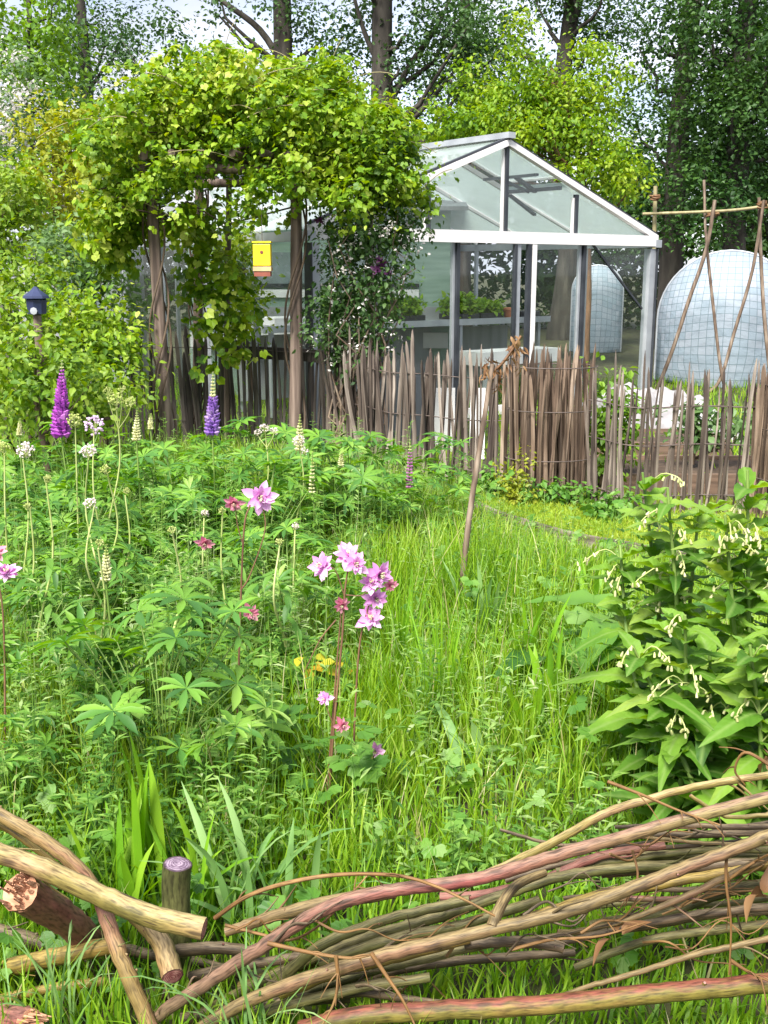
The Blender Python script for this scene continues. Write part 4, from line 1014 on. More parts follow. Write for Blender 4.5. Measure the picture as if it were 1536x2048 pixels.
pole(W, [(930, 1768, 2.06), (1020, 1728, 2.06), (1110, 1683, 2.05), (1185, 1640, 2.05), (1240, 1615, 2.05), (1350, 1584, 2.05), (1450, 1563, 2.06), (1620, 1540, 2.06)], 30, 22, 'pale', 'slim uppermost pole forking away above the long red one', 'pole', seed=12)
pole(W, [(540, 1975, 2.06), (640, 1892, 2.05), (740, 1850, 2.05), (840, 1822, 2.05), (940, 1800, 2.05)], 36, 30, 'green', 'green pole pressed directly beneath the red one', 'pole', seed=13)
pole(W, [(400, 2030, 2.12), (560, 1945, 2.11), (720, 1880, 2.1), (850, 1842, 2.1), (960, 1806, 2.1), (1060, 1772, 2.11), (1150, 1748, 2.12), (1290, 1733, 2.12), (1450, 1726, 2.13), (1620, 1722, 2.14)], 38, 30, 'green', 'dark green pole second below the long red one', 'pole', seed=14, knots=5)
pole(W, [(360, 2085, 1.96), (480, 2010, 1.95), (600, 1962, 1.94), (760, 1912, 1.93), (880, 1883, 1.92), (1000, 1855, 1.92), (1130, 1824, 1.92), (1250, 1781, 1.92), (1350, 1742, 1.92), (1460, 1702, 1.92), (1620, 1640, 1.93)], 46, 38, 'tan', 'long tan pole with a forked side shoot, below the red one', 'pole', seed=15,
     forks=[([(985, 1853, 1.92), (995, 1825, 1.94), (1015, 1790, 1.98), (1040, 1766, 2.02), (1090, 1745, 2.06)], 30, 18)], knots=6)
pole(W, [(540, 2018, 2.04), (680, 1962, 2.03), (800, 1928, 2.02), (900, 1905, 2.02), (975, 1886, 2.02)], 32, 30, 'green', 'yellow green pole hugging the underside of the tan one', 'pole', seed=16)
pole(W, [(930, 1890, 1.99), (1000, 1884, 1.98), (1060, 1884, 1.98), (1128, 1894, 1.97)], 30, 38, 'brown', 'short dead grey stub in the middle of the pile', 'pole', seed=17)
pole(W, [(1100, 1890, 2.03), (1200, 1868, 2.02), (1300, 1846, 2.02), (1420, 1826, 2.02), (1620, 1808, 2.03)], 20, 28, 'brown', 'dull brown pole running right from the dead stub', 'pole', seed=18)
pole(W, [(1040, 1880, 1.98), (1160, 1862, 1.98), (1260, 1838, 1.97), (1340, 1806, 1.97), (1430, 1764, 1.97), (1520, 1722, 1.97), (1620, 1680, 1.97)], 13, 26, 'tan', 'thin tan pole that steepens toward the right edge', 'pole', seed=19)
pole(W, [(1180, 1800, 2.0), (1260, 1797, 2.0), (1330, 1799, 1.99), (1385, 1792, 1.99)], 20, 15, 'red', 'short reddish stick in the gap of the right side', 'pole', seed=20)
pole(W, [(1100, 2000, 1.96), (1180, 1972, 1.96), (1260, 1950, 1.96), (1380, 1912, 1.96), (1480, 1890, 1.96), (1620, 1862, 1.96)], 15, 22, 'tan', 'thin lone pole slanting above the thick bottom log', 'pole', seed=21)
pole('willow_log', [(600, 2060, 1.92), (720, 2032, 1.92), (860, 2022, 1.92), (1000, 2016, 1.92), (1150, 2004, 1.92), (1300, 1988, 1.92), (1450, 1974, 1.92), (1640, 1958, 1.92)], 62, 62, 'log', 'thick yellow green log with a red upper side along the bottom edge', 'log', seed=22, knots=6, n=14)
pole(W, [(1230, 1655, 2.1), (1330, 1650, 2.1), (1450, 1654, 2.1), (1620, 1652, 2.1)], 12, 20, 'brown', 'dark thin pole level with the upper right edge', 'pole', seed=23)
pole(W, [(1270, 1672, 2.08), (1360, 1682, 2.08), (1450, 1688, 2.08), (1620, 1686, 2.08)], 10, 14, 'tan', 'thinnest level pole below the dark one on the right', 'pole', seed=24)
pole(W, [(1010, 1760, 2.15), (1150, 1722, 2.16), (1260, 1702, 2.16), (1400, 1690, 2.17), (1620, 1670, 2.18)], 18, 14, 'brown', 'shaded brown pole behind the red and tan poles', 'pole', seed=25)
pole(W, [(380, 1955, 2.1), (460, 1935, 2.1), (560, 1920, 2.12), (640, 1905, 2.14)], 34, 30, 'brown', 'dark decayed pole under the crossing poles', 'pole', seed=26)
pole(W, [(640, 2000, 2.02), (720, 1985, 2.0), (800, 1996, 2.0), (900, 2010, 2.0)], 30, 22, 'brown', 'gnarled brown branch lying above the bottom log', 'pole', seed=27)
pole(W, [(160, 1880, 2.2), (280, 1905, 2.2), (420, 1930, 2.2), (560, 1975, 2.2)], 36, 30, 'brown', 'dark pole deep in the pile behind the curved one', 'pole', seed=28)
pole(W, [(1380, 1590, 2.14), (1450, 1632, 2.13), (1540, 1630, 2.12), (1620, 1634, 2.12)], 12, 16, 'pale', 'short light stick between the two top right poles', 'pole', seed=29)
for i, (pts, d0, d1, m, lab) in enumerate([
    ([(700, 1960, 2.08), (850, 1930, 2.08), (1000, 1915, 2.08), (1150, 1905, 2.08)], 26, 20, 'brown', 'dark stick behind the dead grey stub'),
    ([(1150, 1730, 2.22), (1300, 1712, 2.22), (1450, 1712, 2.22), (1620, 1705, 2.22)], 24, 26, 'green', 'shaded green pole deep on the right of the pile'),
    ([(1180, 1850, 2.12), (1330, 1825, 2.1), (1460, 1782, 2.1), (1620, 1752, 2.1)], 24, 28, 'green', 'green pole below the steep tan one at the right'),
    ([(1380, 1735, 2.05), (1460, 1728, 2.04), (1540, 1732, 2.04), (1620, 1738, 2.04)], 24, 30, 'brown', 'stubby brown pole at the right edge of the pile'),
    ([(-60, 1850, 2.24), (60, 1880, 2.24), (180, 1935, 2.22), (300, 1990, 2.2)], 40, 36, 'brown', 'dark pole sloping under the splintered log'),
    ([(-60, 2030, 2.16), (100, 2010, 2.16), (260, 1990, 2.16), (400, 1985, 2.16)], 38, 30, 'brown', 'dark pole along the bottom left of the pile'),
    ([(360, 2040, 2.06), (480, 2020, 2.04), (600, 2000, 2.02), (700, 1995, 2.02)], 36, 28, 'brown', 'decayed pole beneath the long tan one'),
    ([(880, 1795, 2.14), (960, 1790, 2.14), (1080, 1762, 2.14), (1200, 1712, 2.14), (1330, 1690, 2.14)], 26, 20, 'red', 'reddish pole between the red pole and the dark green one'),
    ([(330, 1905, 2.12), (430, 1895, 2.1), (520, 1905, 2.1)], 34, 26, 'brown', 'short brown piece right of the curved pole end'),
    ([(560, 1990, 2.0), (680, 1945, 1.99), (800, 1915, 1.98), (940, 1880, 1.98)], 26, 20, 'olive', 'olive pole between the green poles and the long tan one'),
    ([(640, 1925, 2.09), (780, 1880, 2.08), (920, 1850, 2.08), (1080, 1800, 2.08)], 30, 24, 'green', 'green pole filling the gap above the long tan one'),
    ([(480, 1975, 2.14), (620, 1925, 2.13), (760, 1895, 2.12), (900, 1862, 2.12)], 32, 26, 'olive', 'olive pole behind the second dark green one'),
    ([(420, 2060, 2.0), (560, 2015, 1.99), (720, 1975, 1.98), (860, 1955, 1.98)], 30, 24, 'green', 'green pole low between the tan pole and the bottom log'),
    ([(1060, 1835, 2.04), (1200, 1790, 2.03), (1340, 1765, 2.03), (1500, 1735, 2.03), (1640, 1700, 2.04)], 24, 26, 'olive', 'olive pole just above the long tan one on the right'),
    ([(1150, 1935, 2.06), (1300, 1880, 2.05), (1450, 1858, 2.05), (1640, 1838, 2.06)], 20, 24, 'green', 'green pole above the thin lone one at the right'),
    ([(1000, 1660, 2.2), (1120, 1690, 2.18), (1260, 1690, 2.16), (1400, 1668, 2.16), (1620, 1632, 2.16)], 8, 12, 'brown', 'thin dark stick under the uppermost slim pole')]):
    pole(W, pts, d0, d1, m, lab, 'pole', seed=40 + i, fat=.85)
# stump and torn logs
p = [P(350, 1850, 2.2), P(352, 1790, 2.2), P(355, 1728, 2.2)]
p[0][2] -= 0.25
g = Geo(); tube(g, smooth_path(p, 5), px(62, 2.2) / 2, 16, True, 0, 1, 0.015, np.random.default_rng(4))
o = build('stump', g, [mat_bark('dark green stump bark', (0.035, 0.035, 0.012), (0.06, 0.065, 0.02), (0.1, 0.1, 0.035)), MT['cutpurple']], loc=p[0]); tag(o, 'upright sawn stake with a purple grey cut top', 'stump')
def torn_log(pts, d0, d1, label, seed):
    rng = np.random.default_rng(seed)
    p = smooth_path([P(*q) for q in pts], 6); Y = pts[0][2]
    g = Geo(); r = np.linspace(px(d0, Y) / 2, px(d1, Y) / 2, len(p)); tube(g, p, r, 14, True, 0, 1, 0.05, rng)
    # splintered end
    t0 = nrm(p[0] - p[1]); S = Geo()
    for i in range(46):
        a = rng.uniform(0, 2 * pi); rr = r[0] * math.sqrt(rng.uniform(0, 1)) * .9
        x = nrm(np.cross(t0, [0, 0, 1.0])); y = np.cross(x, t0)
        c = p[0] + (x * cos(a) + y * sin(a)) * rr
        tube(g, [c - t0 * .01, c + t0 * rng.uniform(.004, .045)], [rng.uniform(.003, .008), .0015], 5, True, 1, 1)
    o = build('torn_log', g, [WB['red'], MT['torn']], loc=p[0]); tag(o, label, 'log', 'splintered logs of the dead hedge')
torn_log([(40, 1784, 1.98), (95, 1815, 2.06), (145, 1850, 2.14), (190, 1890, 2.22)], 82, 66, 'splintered log with torn orange wood at the left edge', 1)
torn_log([(62, 2046, 1.95), (0, 2036, 2.0), (-80, 2020, 2.05)], 62, 70, 'splintered log end poking in at the bottom left corner', 2)
# thin twigs
def twig(pts, d, label, seed, sub=()):
    rng = np.random.default_rng(seed); g = Geo()
    p = smooth_path([P(*q) for q in pts], 6); tube(g, p, np.linspace(px(d, 2) / 2, px(d, 2) * .22, len(p)), 6)
    for i in range(4):
        j = int(rng.integers(3, len(p) - 2)); d_ = nrm(nrm(p[j + 1] - p[j]) + rng.normal(0, .7, 3)); L = rng.uniform(.02, .07)
        tube(g, smooth_path([p[j], p[j] + d_ * L * .5, p[j] + d_ * L + [0, 0, -.01]], 3), np.linspace(px(d, 2) * .25, .0008, 7), 4)
    o = build('willow_twig', g, WB['twig'], loc=p[0]); tag(o, label, 'twig', 'thin twigs over the willow poles')
twig([(430, 1836, 2.03), (500, 1790, 2.0), (600, 1760, 1.97), (700, 1748, 1.95), (800, 1752, 1.93), (870, 1772, 1.92), (930, 1800, 1.91), (990, 1832, 1.9)], 11, 'long orange twig arching over the grass above the red pole', 1)
twig([(535, 1886, 1.92), (620, 1905, 1.91), (700, 1916, 1.9), (750, 1908, 1.9)], 10, 'orange twig looped across the green poles', 2)
twig([(672, 1912, 1.9), (676, 1960, 1.89), (668, 2005, 1.88), (645, 2050, 1.87)], 9, 'twig hanging straight down in front of the poles', 3)
twig([(742, 1906, 1.9), (775, 1955, 1.88), (805, 2000, 1.86), (835, 2060, 1.85)], 10, 'twig slanting down across the thick bottom log', 4)
twig([(1215, 1563, 2.0), (1285, 1590, 1.98), (1360, 1622, 1.96), (1440, 1650, 1.94)], 8, 'short twig crossing the slim uppermost pole', 5)
twig([(450, 1850, 2.05), (520, 1868, 2.03), (580, 1880, 2.0), (640, 1850, 1.99), (700, 1790, 2.0), (740, 1745, 2.02)], 8, 'bent twig rising beside the pointed brown pole', 6)
twig([(1455, 1690, 1.93), (1452, 1760, 1.92), (1462, 1850, 1.9), (1458, 1950, 1.89)], 8, 'vertical twig in front of the right hand poles', 7)
twig([(1460, 1920, 1.9), (1500, 1945, 1.89), (1570, 1975, 1.88)], 9, 'yellow twig leaning to the lower right corner', 8)
twig([(1020, 1900, 1.95), (1100, 1880, 1.94), (1200, 1872, 1.93), (1290, 1845, 1.93)], 8, 'reddish twig above the dead grey stub', 9)
twig([(1265, 1700, 2.03), (1275, 1755, 2.0), (1250, 1810, 1.98)], 7, 'small hooked twig between the tan and red poles', 10)
twig([(1540, 1530, 2.0), (1490, 1505, 2.02), (1470, 1540, 2.04), (1490, 1570, 2.05)], 8, 'curled twig at the foot of the comfrey stems', 11)
rng = np.random.default_rng(88)
for i in range(26):
    u0, v0 = (rng.uniform(1000, 1480), rng.uniform(1680, 1900)) if i < 15 else (rng.uniform(420, 900), rng.uniform(1830, 2000))
    L_ = rng.uniform(90, 260); sl_ = rng.normal(-.28, .25); Y0 = rng.uniform(1.93, 2.1); g = Geo()
    q = [(u0 + L_ * f, v0 + L_ * sl_ * f + rng.normal(0, 9) - 30 * sin(pi * f) * rng.uniform(-.6, 1), Y0 + rng.normal(0, .015)) for f in (0, .25, .5, .75, 1)]
    p = smooth_path([P(*a) for a in q], 5); tube(g, p, np.linspace(rng.uniform(.002, .0045), .0011, len(p)), 5)
    for k_ in range(3):
        j = int(rng.integers(4, len(p) - 3)); d_ = nrm(nrm(p[j + 1] - p[j]) + rng.normal(0, .6, 3)); l2 = rng.uniform(.03, .09)
        tube(g, smooth_path([p[j], p[j] + d_ * l2 * .5, p[j] + d_ * l2 + [0, 0, -.008]], 3), np.linspace(.0016, .0007, 7), 4)
    o = build('willow_twig', g, WB['twig' if i % 3 else 'brown'], loc=p[0]); tag(o, 'fine dead twig tangled among the willow poles', 'twig', 'fine twigs tangled in the pile')
for i in range(6):
    v0 = 1670 + 34 * i + rng.normal(0, 6); g = 0
    pts = [(1130 + rng.normal(0, 60), v0 + 26 + rng.normal(0, 8), 2.14), (1270, v0 + 12 + rng.normal(0, 8), 2.15), (1420, v0 + rng.normal(0, 8), 2.15), (1640, v0 - 12 + rng.normal(0, 8), 2.16)]
    pole(W, pts, rng.uniform(12, 22), rng.uniform(16, 26), ('brown', 'green', 'tan')[i % 3], 'shaded stick in the depth of the pile behind the right hand poles', 'pole', seed=70 + i, group='shaded sticks deep in the pile')
# a few dry leaves caught in the pile
for i, (u, v, Y, lab) in enumerate([(1520, 1785, 1.98, 'dry reddish leaf caught at the right end of the poles'), (1240, 1868, 1.95, 'curled brown leaf lying on the thin tan pole'), (1540, 1520, 2.3, 'dry orange leaf hanging over the poles at the right edge')]):
    g = Geo(); c = P(u, v, Y); rng = np.random.default_rng(i)
    for j in range(3): scatter(g, leafT(.3, 5, .5, .9), frames(rdir(rng, 1), rdir(rng, 1, 1)), (c + rng.normal(0, .008, 3))[None], np.array([.05]))
    o = build('dry_leaf', g, LF['dead'], loc=c); tag(o, lab, 'leaf')

# ------------------------------------------------------------------ leaning pole with a dry head
b = PZ(917, 0, 4.9); t = thing('leaning_pole', b, 'leaning wooden pole topped with dry brown leaves, standing in the grass', 'garden pole')
g = Geo(); p = smooth_path([b, P(938, 1040, 4.92), P(962, 880, 4.96), P(985, 728, 5.0)], 6); tube(g, p, np.linspace(0.016, 0.011, len(p)), 9, wob=.04, rng=np.random.default_rng(1)); build('shaft', g, BK['cane'], t)
g = Geo(); rng = np.random.default_rng(5); c = np.array([P(985 + rng.normal(0, 12), 740 + rng.normal(0, 16), 5.0) for i in range(5)] + [P(1030 + rng.normal(0, 7), 705 + rng.normal(0, 14), 5.02) for i in range(5)])
leaf_cloud(g, c, 0.035, 8, 0.036, leafT(.16, 4, .5, .6), rng, -1.4, .2); tube(g, smooth_path([P(985, 745, 5.0), P(1010, 720, 5.0), P(1042, 672, 5.02)], 4), 0.007, 5)
build('dry_leaves', g, LF['dead'], t)

# ------------------------------------------------------------------ chestnut palings
def picket_mesh(seed, mat, h=1.0, w=0.029):
    rng = np.random.default_rng(seed); g = Geo()
    n = 6; zs = np.array([-0.05, .2, .45, .7, .9, .96, 1.0]) * h
    zs[0] = -0.05
    bend = rng.normal(0, .012, 2); ph = rng.uniform(0, 3)
    a = np.arange(n) * 2 * pi / n + rng.uniform(-.25, .25, n)
    prof = (0.8 + .35 * rng.uniform(-1, 1, n))
    V = []
    for i, z in enumerate(zs):
        f = z / h; k = 1.0 if i < 5 else (0.75 if i == 5 else 0.22)
        cx = bend[0] * sin(f * 3 + ph); cy = bend[1] * sin(f * 3 + ph)
        rr = w / 2 * prof * k * (1 + .07 * rng.standard_normal(n)) * (1.05 - .15 * f)
        V.append(np.stack([cx + np.cos(a) * rr * 1.2, cy + np.sin(a) * rr * .75, np.full(n, z) + (0.006 * rng.standard_normal(n) if i >= 5 else 0)], 1))
    V = np.array(V); kq = len(zs)
    i = np.arange(kq - 1)[:, None] * n; j = np.arange(n)[None]; j2 = (j + 1) % n
    g.add(V.reshape(-1, 3), [np.stack([i + j, i + j2, i + n + j2, i + n + j], -1).reshape(-1, 4)])
    g.add(np.vstack([V[-1], V[-1].mean(0)]), [np.stack([np.full(n, n), np.arange(n), (np.arange(n) + 1) % n], -1)])
    return g.mesh('picket', mat, smooth=False)
PM = {k: [picket_mesh(s + 100 * q, BK[k], 1.0) for s in range(7)] for q, k in enumerate(('picket', 'darkpicket', 'brownpicket'))}

def fence(name, label, pts, h, spacing, kind, wires, seed, group='chestnut paling fences', jit=0.06, hj=0.05, wmul=1.0, maxn=100, lean=0.03):
    rng = np.random.default_rng(seed)
    p = smooth_path([PZ(u, 0, Y) for u, Y in pts], 12); p[:, 2] = 0
    L = np.concatenate([[0], np.cumsum(np.linalg.norm(np.diff(p, axis=0), axis=1))])
    t = thing(name, p[0], label, 'fence', group)
    n = min(maxn, int(L[-1] / spacing))
    ss = (np.arange(n) + .5) / n * L[-1] + rng.normal(0, spacing * .22, n)
    for s in ss:
        c = np.array([np.interp(s, L, p[:, k]) for k in range(3)])
        o = link('picket', PM[kind][int(rng.integers(7))], t, tuple(c - p[0] + rng.normal(0, .008, 3) * [1, 1, 0]))
        o.rotation_euler = (rng.normal(0, lean), rng.normal(0, lean + jit * .3), rng.uniform(0, 6.3))
        k = wmul * rng.uniform(.75, 1.25); o.scale = (k, k, h * (1 + rng.normal(0, hj)))
    for z in wires:
        g = Geo()
        for off in (-.012, .012):
            q = p + np.array([0, 0, z]); q = q + np.stack([0 * L, off * np.sin(L * 40) + off * .2, .006 * np.sin(L * 9)], 1)
            tube(g, q, 0.0035, 4)
        build('wire', g, MT['wire'], t)
    return t, p
f1, fp = fence('paling_fence', 'dark paling fence behind the pergola posts', [(215, 10.4), (420, 10.2), (600, 9.75), (655, 9.4)], 1.0, 0.05, 'darkpicket', (0.2, 0.9), 1, lean=.025, wmul=1.3)
g = Geo()
for a, b in zip(fp[14:-1], fp[15:]): bar(g, a + [0, .06, .87], b + [0, .06, .87], 0.04, 0.11)
build('rail', g, BK['darkpicket'], f1, smooth=False)
fence('paling_fence', 'brown paling fence in front of the greenhouse', [(650, 9.3), (705, 8.85), (760, 8.35), (870, 7.95), (1012, 7.72)], 1.0, 0.0245, 'picket', (0.18, 0.55, 0.86), 2, wmul=1.08, hj=.07, lean=.035)
fence('paling_fence', 'lower sparse paling fence by the brown beds on the right', [(1168, 7.35), (1240, 7.0), (1330, 6.95), (1440, 7.0), (1500, 7.0), (1600, 7.08), (1700, 7.2)], 0.92, 0.026, 'picket', (0.16, 0.5, 0.75), 3, wmul=.85, hj=.09, lean=.04)
def roll(name, label, u0, u1, Y, n, h, depth, kind, seed, lean=(0, 0)):
    rng = np.random.default_rng(seed); a = PZ(u0, 0, Y); b = PZ(u1, 0, Y); c = (a + b) / 2; rx = (b[0] - a[0]) / 2
    t = thing(name, c, label, 'fence roll', 'rolled up palings')
    for i in range(n):
        an = i * 2.39996; r = math.sqrt((i + .5) / n)
        o = link('picket', PM[kind][int(rng.integers(7))], t, (rx * r * cos(an), depth * r * sin(an), 0))
        o.rotation_euler = (rng.normal(lean[1], .03), rng.normal(lean[0], .035), rng.uniform(0, 6))
        k = rng.uniform(.75, 1.15); o.scale = (k, k, h * rng.uniform(.84, 1.05))
    for z in (0.3, .62, .9):
        g = Geo(); an = np.linspace(0, 2 * pi, 25); q = c + np.stack([1.04 * rx * np.cos(an), 1.05 * depth * np.sin(an), np.full(25, z * h)], 1) + np.array([lean[0], 0, 0]) * z
        tube(g, q, .004, 4, cap=False); build('wire', g, MT['wire'], t)
roll('paling_roll', 'thick rolled up bundle of brown palings beside the lawn strip', 1008, 1172, 7.55, 95, 1.07, .2, 'brownpicket', 5, (.035, 0))
roll('paling_roll', 'tight bundle of palings at the right edge of the view', 1498, 1580, 6.9, 60, 1.0, .16, 'brownpicket', 6, (.05, 0))

# ------------------------------------------------------------------ pergola
pg0 = PZ(455, 0, 9.3)
t = thing('pergola', pg0, 'rustic pole pergola carrying the golden climber', 'pergola')
def post(a, b, r, name='post', mat='post', seed=1):
    g = Geo(); p = smooth_path([a, (a + b) / 2 + np.random.default_rng(seed).normal(0, .015, 3), b], 8); tube(g, p, np.linspace(r * 1.1, r * .9, len(p)), 12, wob=.03, rng=np.random.default_rng(seed)); return build(name, g, BK[mat], t)
ZT = 2.35
pts = {'fl': (PZ(338, 0, 8.9), P(306, 440, 8.9)), 'fr': (PZ(589, 0, 8.9), P(592, 430, 8.9)), 'bl': (PZ(392, 0, 10.4), P(398, 430, 10.4)), 'br': (PZ(735, 0, 10.0), P(735, 430, 10.0))}
tops = {}
for i, k in enumerate(pts):
    a, b = pts[k]; b = a + (b - a) * (ZT / b[2]); tops[k] = b
    post(a - [0, 0, .1], b, .05 if k[0] == 'f' else .045, seed=i)
post(PZ(455, -.1, 10.1), PZ(458, ZT, 10.1), .03, seed=9)
for i, (a, b) in enumerate((('fl', 'fr'), ('bl', 'br'), ('fl', 'bl'), ('fr', 'br'))):
    A, B = tops[a] + [0, 0, .05], tops[b] + [0, 0, .05]
    if i > 1: A, B = A + [0, 0, .09], B + [0, 0, .09]
    d = nrm(B - A); g = Geo(); tube(g, [A - d * .15, A, (A + B) / 2, B, B + d * .15], .04, 9); build('beam', g, BK['post'], t)
for f in (.2, .4, .6, .8):
    A = tops['fl'] * (1 - f) + tops['fr'] * f + [0, -.3, .14]; B = tops['bl'] * (1 - f) + tops['br'] * f + [0, .3, .14]
    g = Geo(); tube(g, [A, B], .03, 8); build('rafter', g, BK['post'], t)
# climber: dome over the roof with hanging fringes
vb = PZ(455, 0, 9.4); v = thing('climbing_vine', pts['fl'][0] + [.12, .1, 0], 'golden green climber heaped over the pergola roof', 'climber')
rng = np.random.default_rng(31)
def E(u, vv, Y, rw, rd, rh, w=1): c = P(u, vv, Y); return (c[0], c[1], c[2], px(rw, Y), rd, px(rh, Y), w)
ells = [E(500, 245, 9.2, 190, .9, 105, 1.2), E(410, 220, 9.3, 150, .8, 95), E(620, 235, 9.2, 150, .8, 85), E(330, 290, 9.0, 130, .7, 110), E(250, 340, 9.0, 80, .5, 120), E(700, 290, 9.1, 110, .7, 90), E(790, 340, 9.1, 68, .5, 110),
        E(560, 330, 8.7, 140, .4, 90), E(680, 370, 8.7, 90, .4, 80), E(370, 380, 8.6, 90, .3, 60, .8), E(220, 420, 8.9, 45, .3, 60), E(420, 150, 9.3, 60, .5, 40), E(540, 160, 9.3, 120, .5, 35), E(640, 180, 9.2, 80, .5, 40), E(520, 425, 8.8, 70, .3, 40, .6)]
c = ell_points(ells, 520, rng, .38)
uu, vv = proj(c)
hole = lambda a, b, ra, rb: ((uu - a) / ra) ** 2 + ((vv - b) / rb) ** 2 < 1
bad = (hole(480, 235, 55, 22) | hole(290, 310, 34, 30) | hole(430, 350, 44, 75) | hole(640, 420, 40, 30) | hole(330, 400, 40, 34) | hole(560, 330, 26, 22)) & (c[:, 1] < 9.45)
c = c[~bad]
HOP = polyleaf([(-150, .4), (-110, .58), (-75, .66), (-55, .82), (-35, .72), (0, 1.0), (35, .72), (55, .82), (75, .66), (110, .58), (150, .4)], .3, .15)
g = Geo(); leaf_cloud(g, c, .155 * rng.uniform(.6, 1.4, len(c)), 44, .034, HOP, rng, -.6, szvar=.55); leaf_cloud(g, c, .17 * rng.uniform(.6, 1.4, len(c)), 40, .031, OVAL, rng, -.4, szvar=.5)
# trailing shoots that stick out of the outline
for i in range(130):
    q = c[rng.integers(len(c))]; a = rng.uniform(0, 6.3); d = np.array([cos(a), sin(a) * .6, rng.uniform(-.6, .9)]); L = rng.uniform(.2, .5)
    tt = np.linspace(0, 1, 7)[:, None]; sp = q + d * L * tt + np.array([0, 0, -.25]) * L * tt ** 2
    tube(g, sp, .0025, 3, cap=False); leaf_cloud(g, sp, .035, 5, .036, HOP, rng, -.5)
build('foliage', g, LF['vine'], v, smooth=False)
dc = ell_points([E(440, 570, 9.5, 60, .35, 100), E(250, 450, 9.1, 70, .5, 70), E(360, 450, 9.4, 100, .5, 40), E(440, 690, 9.6, 50, .3, 60), E(495, 600, 9.3, 30, .25, 60, .7), E(220, 500, 9.1, 40, .4, 50)], 80, rng, .5)
g = Geo(); leaf_cloud(g, dc, .15, 26, .05, HOP, rng, -.7, szvar=.5); build('hanging_foliage', g, LF['vine'], v, smooth=False)
g = Geo()
for i in range(9):
    k = ('fl', 'fr', 'bl', 'bl')[i % 4]; a, b = pts[k][0], tops[k]; tt = np.linspace(0, 1, 22); ph = rng.uniform(0, 6)
    sp = a + (b - a) * tt[:, None] + .085 * np.stack([np.cos(tt * 9 + ph), np.sin(tt * 9 + ph), 0 * tt], 1)
    tube(g, sp, .009, 5)
for i in range(14):
    a = c[rng.integers(len(c))]; b = c[rng.integers(len(c))]
    tube(g, limb(a, b, rng, .2, 7), .007, 4)
for i in range(70):
    a = c[rng.integers(len(c))] + [0, -.1, .12]; d = np.array([rng.normal(0, 1), rng.normal(0, .5), rng.uniform(-.1, .8)]); d = nrm(d); L_ = rng.uniform(.25, .6); tt = np.linspace(0, 1, 8)[:, None]
    tube(g, a + d * L_ * tt + np.array([0, 0, -.35]) * L_ * tt ** 2, .003, 4, mi=1)
build('stem', g, [BK['shrub'], BK['bamboo']], v)

# rambling rose with pale blossom and a dark clematis at the right hand side
rb = PZ(700, 0, 8.95)
t = thing('rambling_rose', rb, 'dark leaved rambler with small pale blossoms right of the pergola', 'rose')
re = [E(690, 470, 8.9, 75, .3, 90), E(750, 510, 8.9, 85, .35, 90), E(700, 590, 8.9, 80, .3, 90), E(770, 620, 8.9, 50, .25, 80), E(800, 450, 8.9, 60, .3, 60), E(660, 650, 8.9, 55, .25, 80), E(720, 700, 8.9, 60, .25, 60)]
c = ell_points(re, 190, rng, .5)
g = Geo(); leaf_cloud(g, c, .13, 26, .045, OVAL, rng, -.5); build('foliage', g, LF['rose'], t, smooth=False)
g = Geo(); bc = ell_points(re, 130, rng, .25)
leaf_cloud(g, bc - np.array([0, .05, 0]), .05, 6, .027, OVAL, rng, .2); build('blossom', g, LF['white'], t, smooth=False)
g = Geo()
for i in range(26):
    e = c[rng.integers(len(c))]; tube(g, limb(rb + rng.normal(0, .1, 3) * [1, .6, 0], e, rng, -.1, 8), np.linspace(.012, .004, 8), 5)
build('stem', g, BK['cane'], t)
cb = PZ(768, 0, 8.75); t = thing('clematis', cb, 'dark purple clematis bloom in the pale rambler', 'clematis')
g = Geo()
for q in [(765, 530), (752, 540), (775, 545), (640, 440), (760, 520)]:
    cc = P(q[0], q[1], 8.62); scatter(g, blossom(rng, 6, 2), frames(rdir(rng, 1, 0, .3), np.array([[rng.normal(0, .3), -1, .2]])), cc[None], np.array([.055]))
build('blossom', g, LF['darkpurple'], t)
g = Geo(); tube(g, smooth_path([cb, P(748, 640, 8.72), P(766, 535, 8.66)], 5), .005, 5); leaf_cloud(g, [P(755, 580, 8.7), P(770, 560, 8.7), P(745, 640, 8.72)], .1, 16, .05, OVAL, rng); build('stem', g, LF['rose'], t)

# ------------------------------------------------------------------ yellow box and blue lantern
c = P(525, 510, 8.55); t = thing('nest_box', c - [0, 0, .12], 'yellow box with a brown base hanging beside the right pergola post', 'nest box')
g = Geo(); box(g, c, .135, .115, .165); o = build('body', g, MT['yellow'], t, smooth=False)
bv = o.modifiers.new('b', 'BEVEL'); bv.width = .006; bv.segments = 2
g = Geo(); box(g, c + [0, 0, -.104], .14, .12, .034); build('tray', g, MT['tan'], t, smooth=False)
g = Geo(); box(g, c + [0, 0, -.142], .125, .108, .038); build('base', g, MT['redbrown'], t, smooth=False)
g = Geo(); box(g, c + [0, 0, .097], .145, .125, .012); build('roof', g, MT['yellow'], t, smooth=False)
g = Geo(); tube(g, [c + [0, -.0605, .02], c + [0, -.0565, .02]], .013, 12); build('entrance_hole', g, MT['redbrown'], t)
g = Geo(); tube(g, [c + [0, 0, .1], c + [0, 0, .3], c + [.02, .3, .62]], .003, 5); build('wire', g, MT['wire'], t)

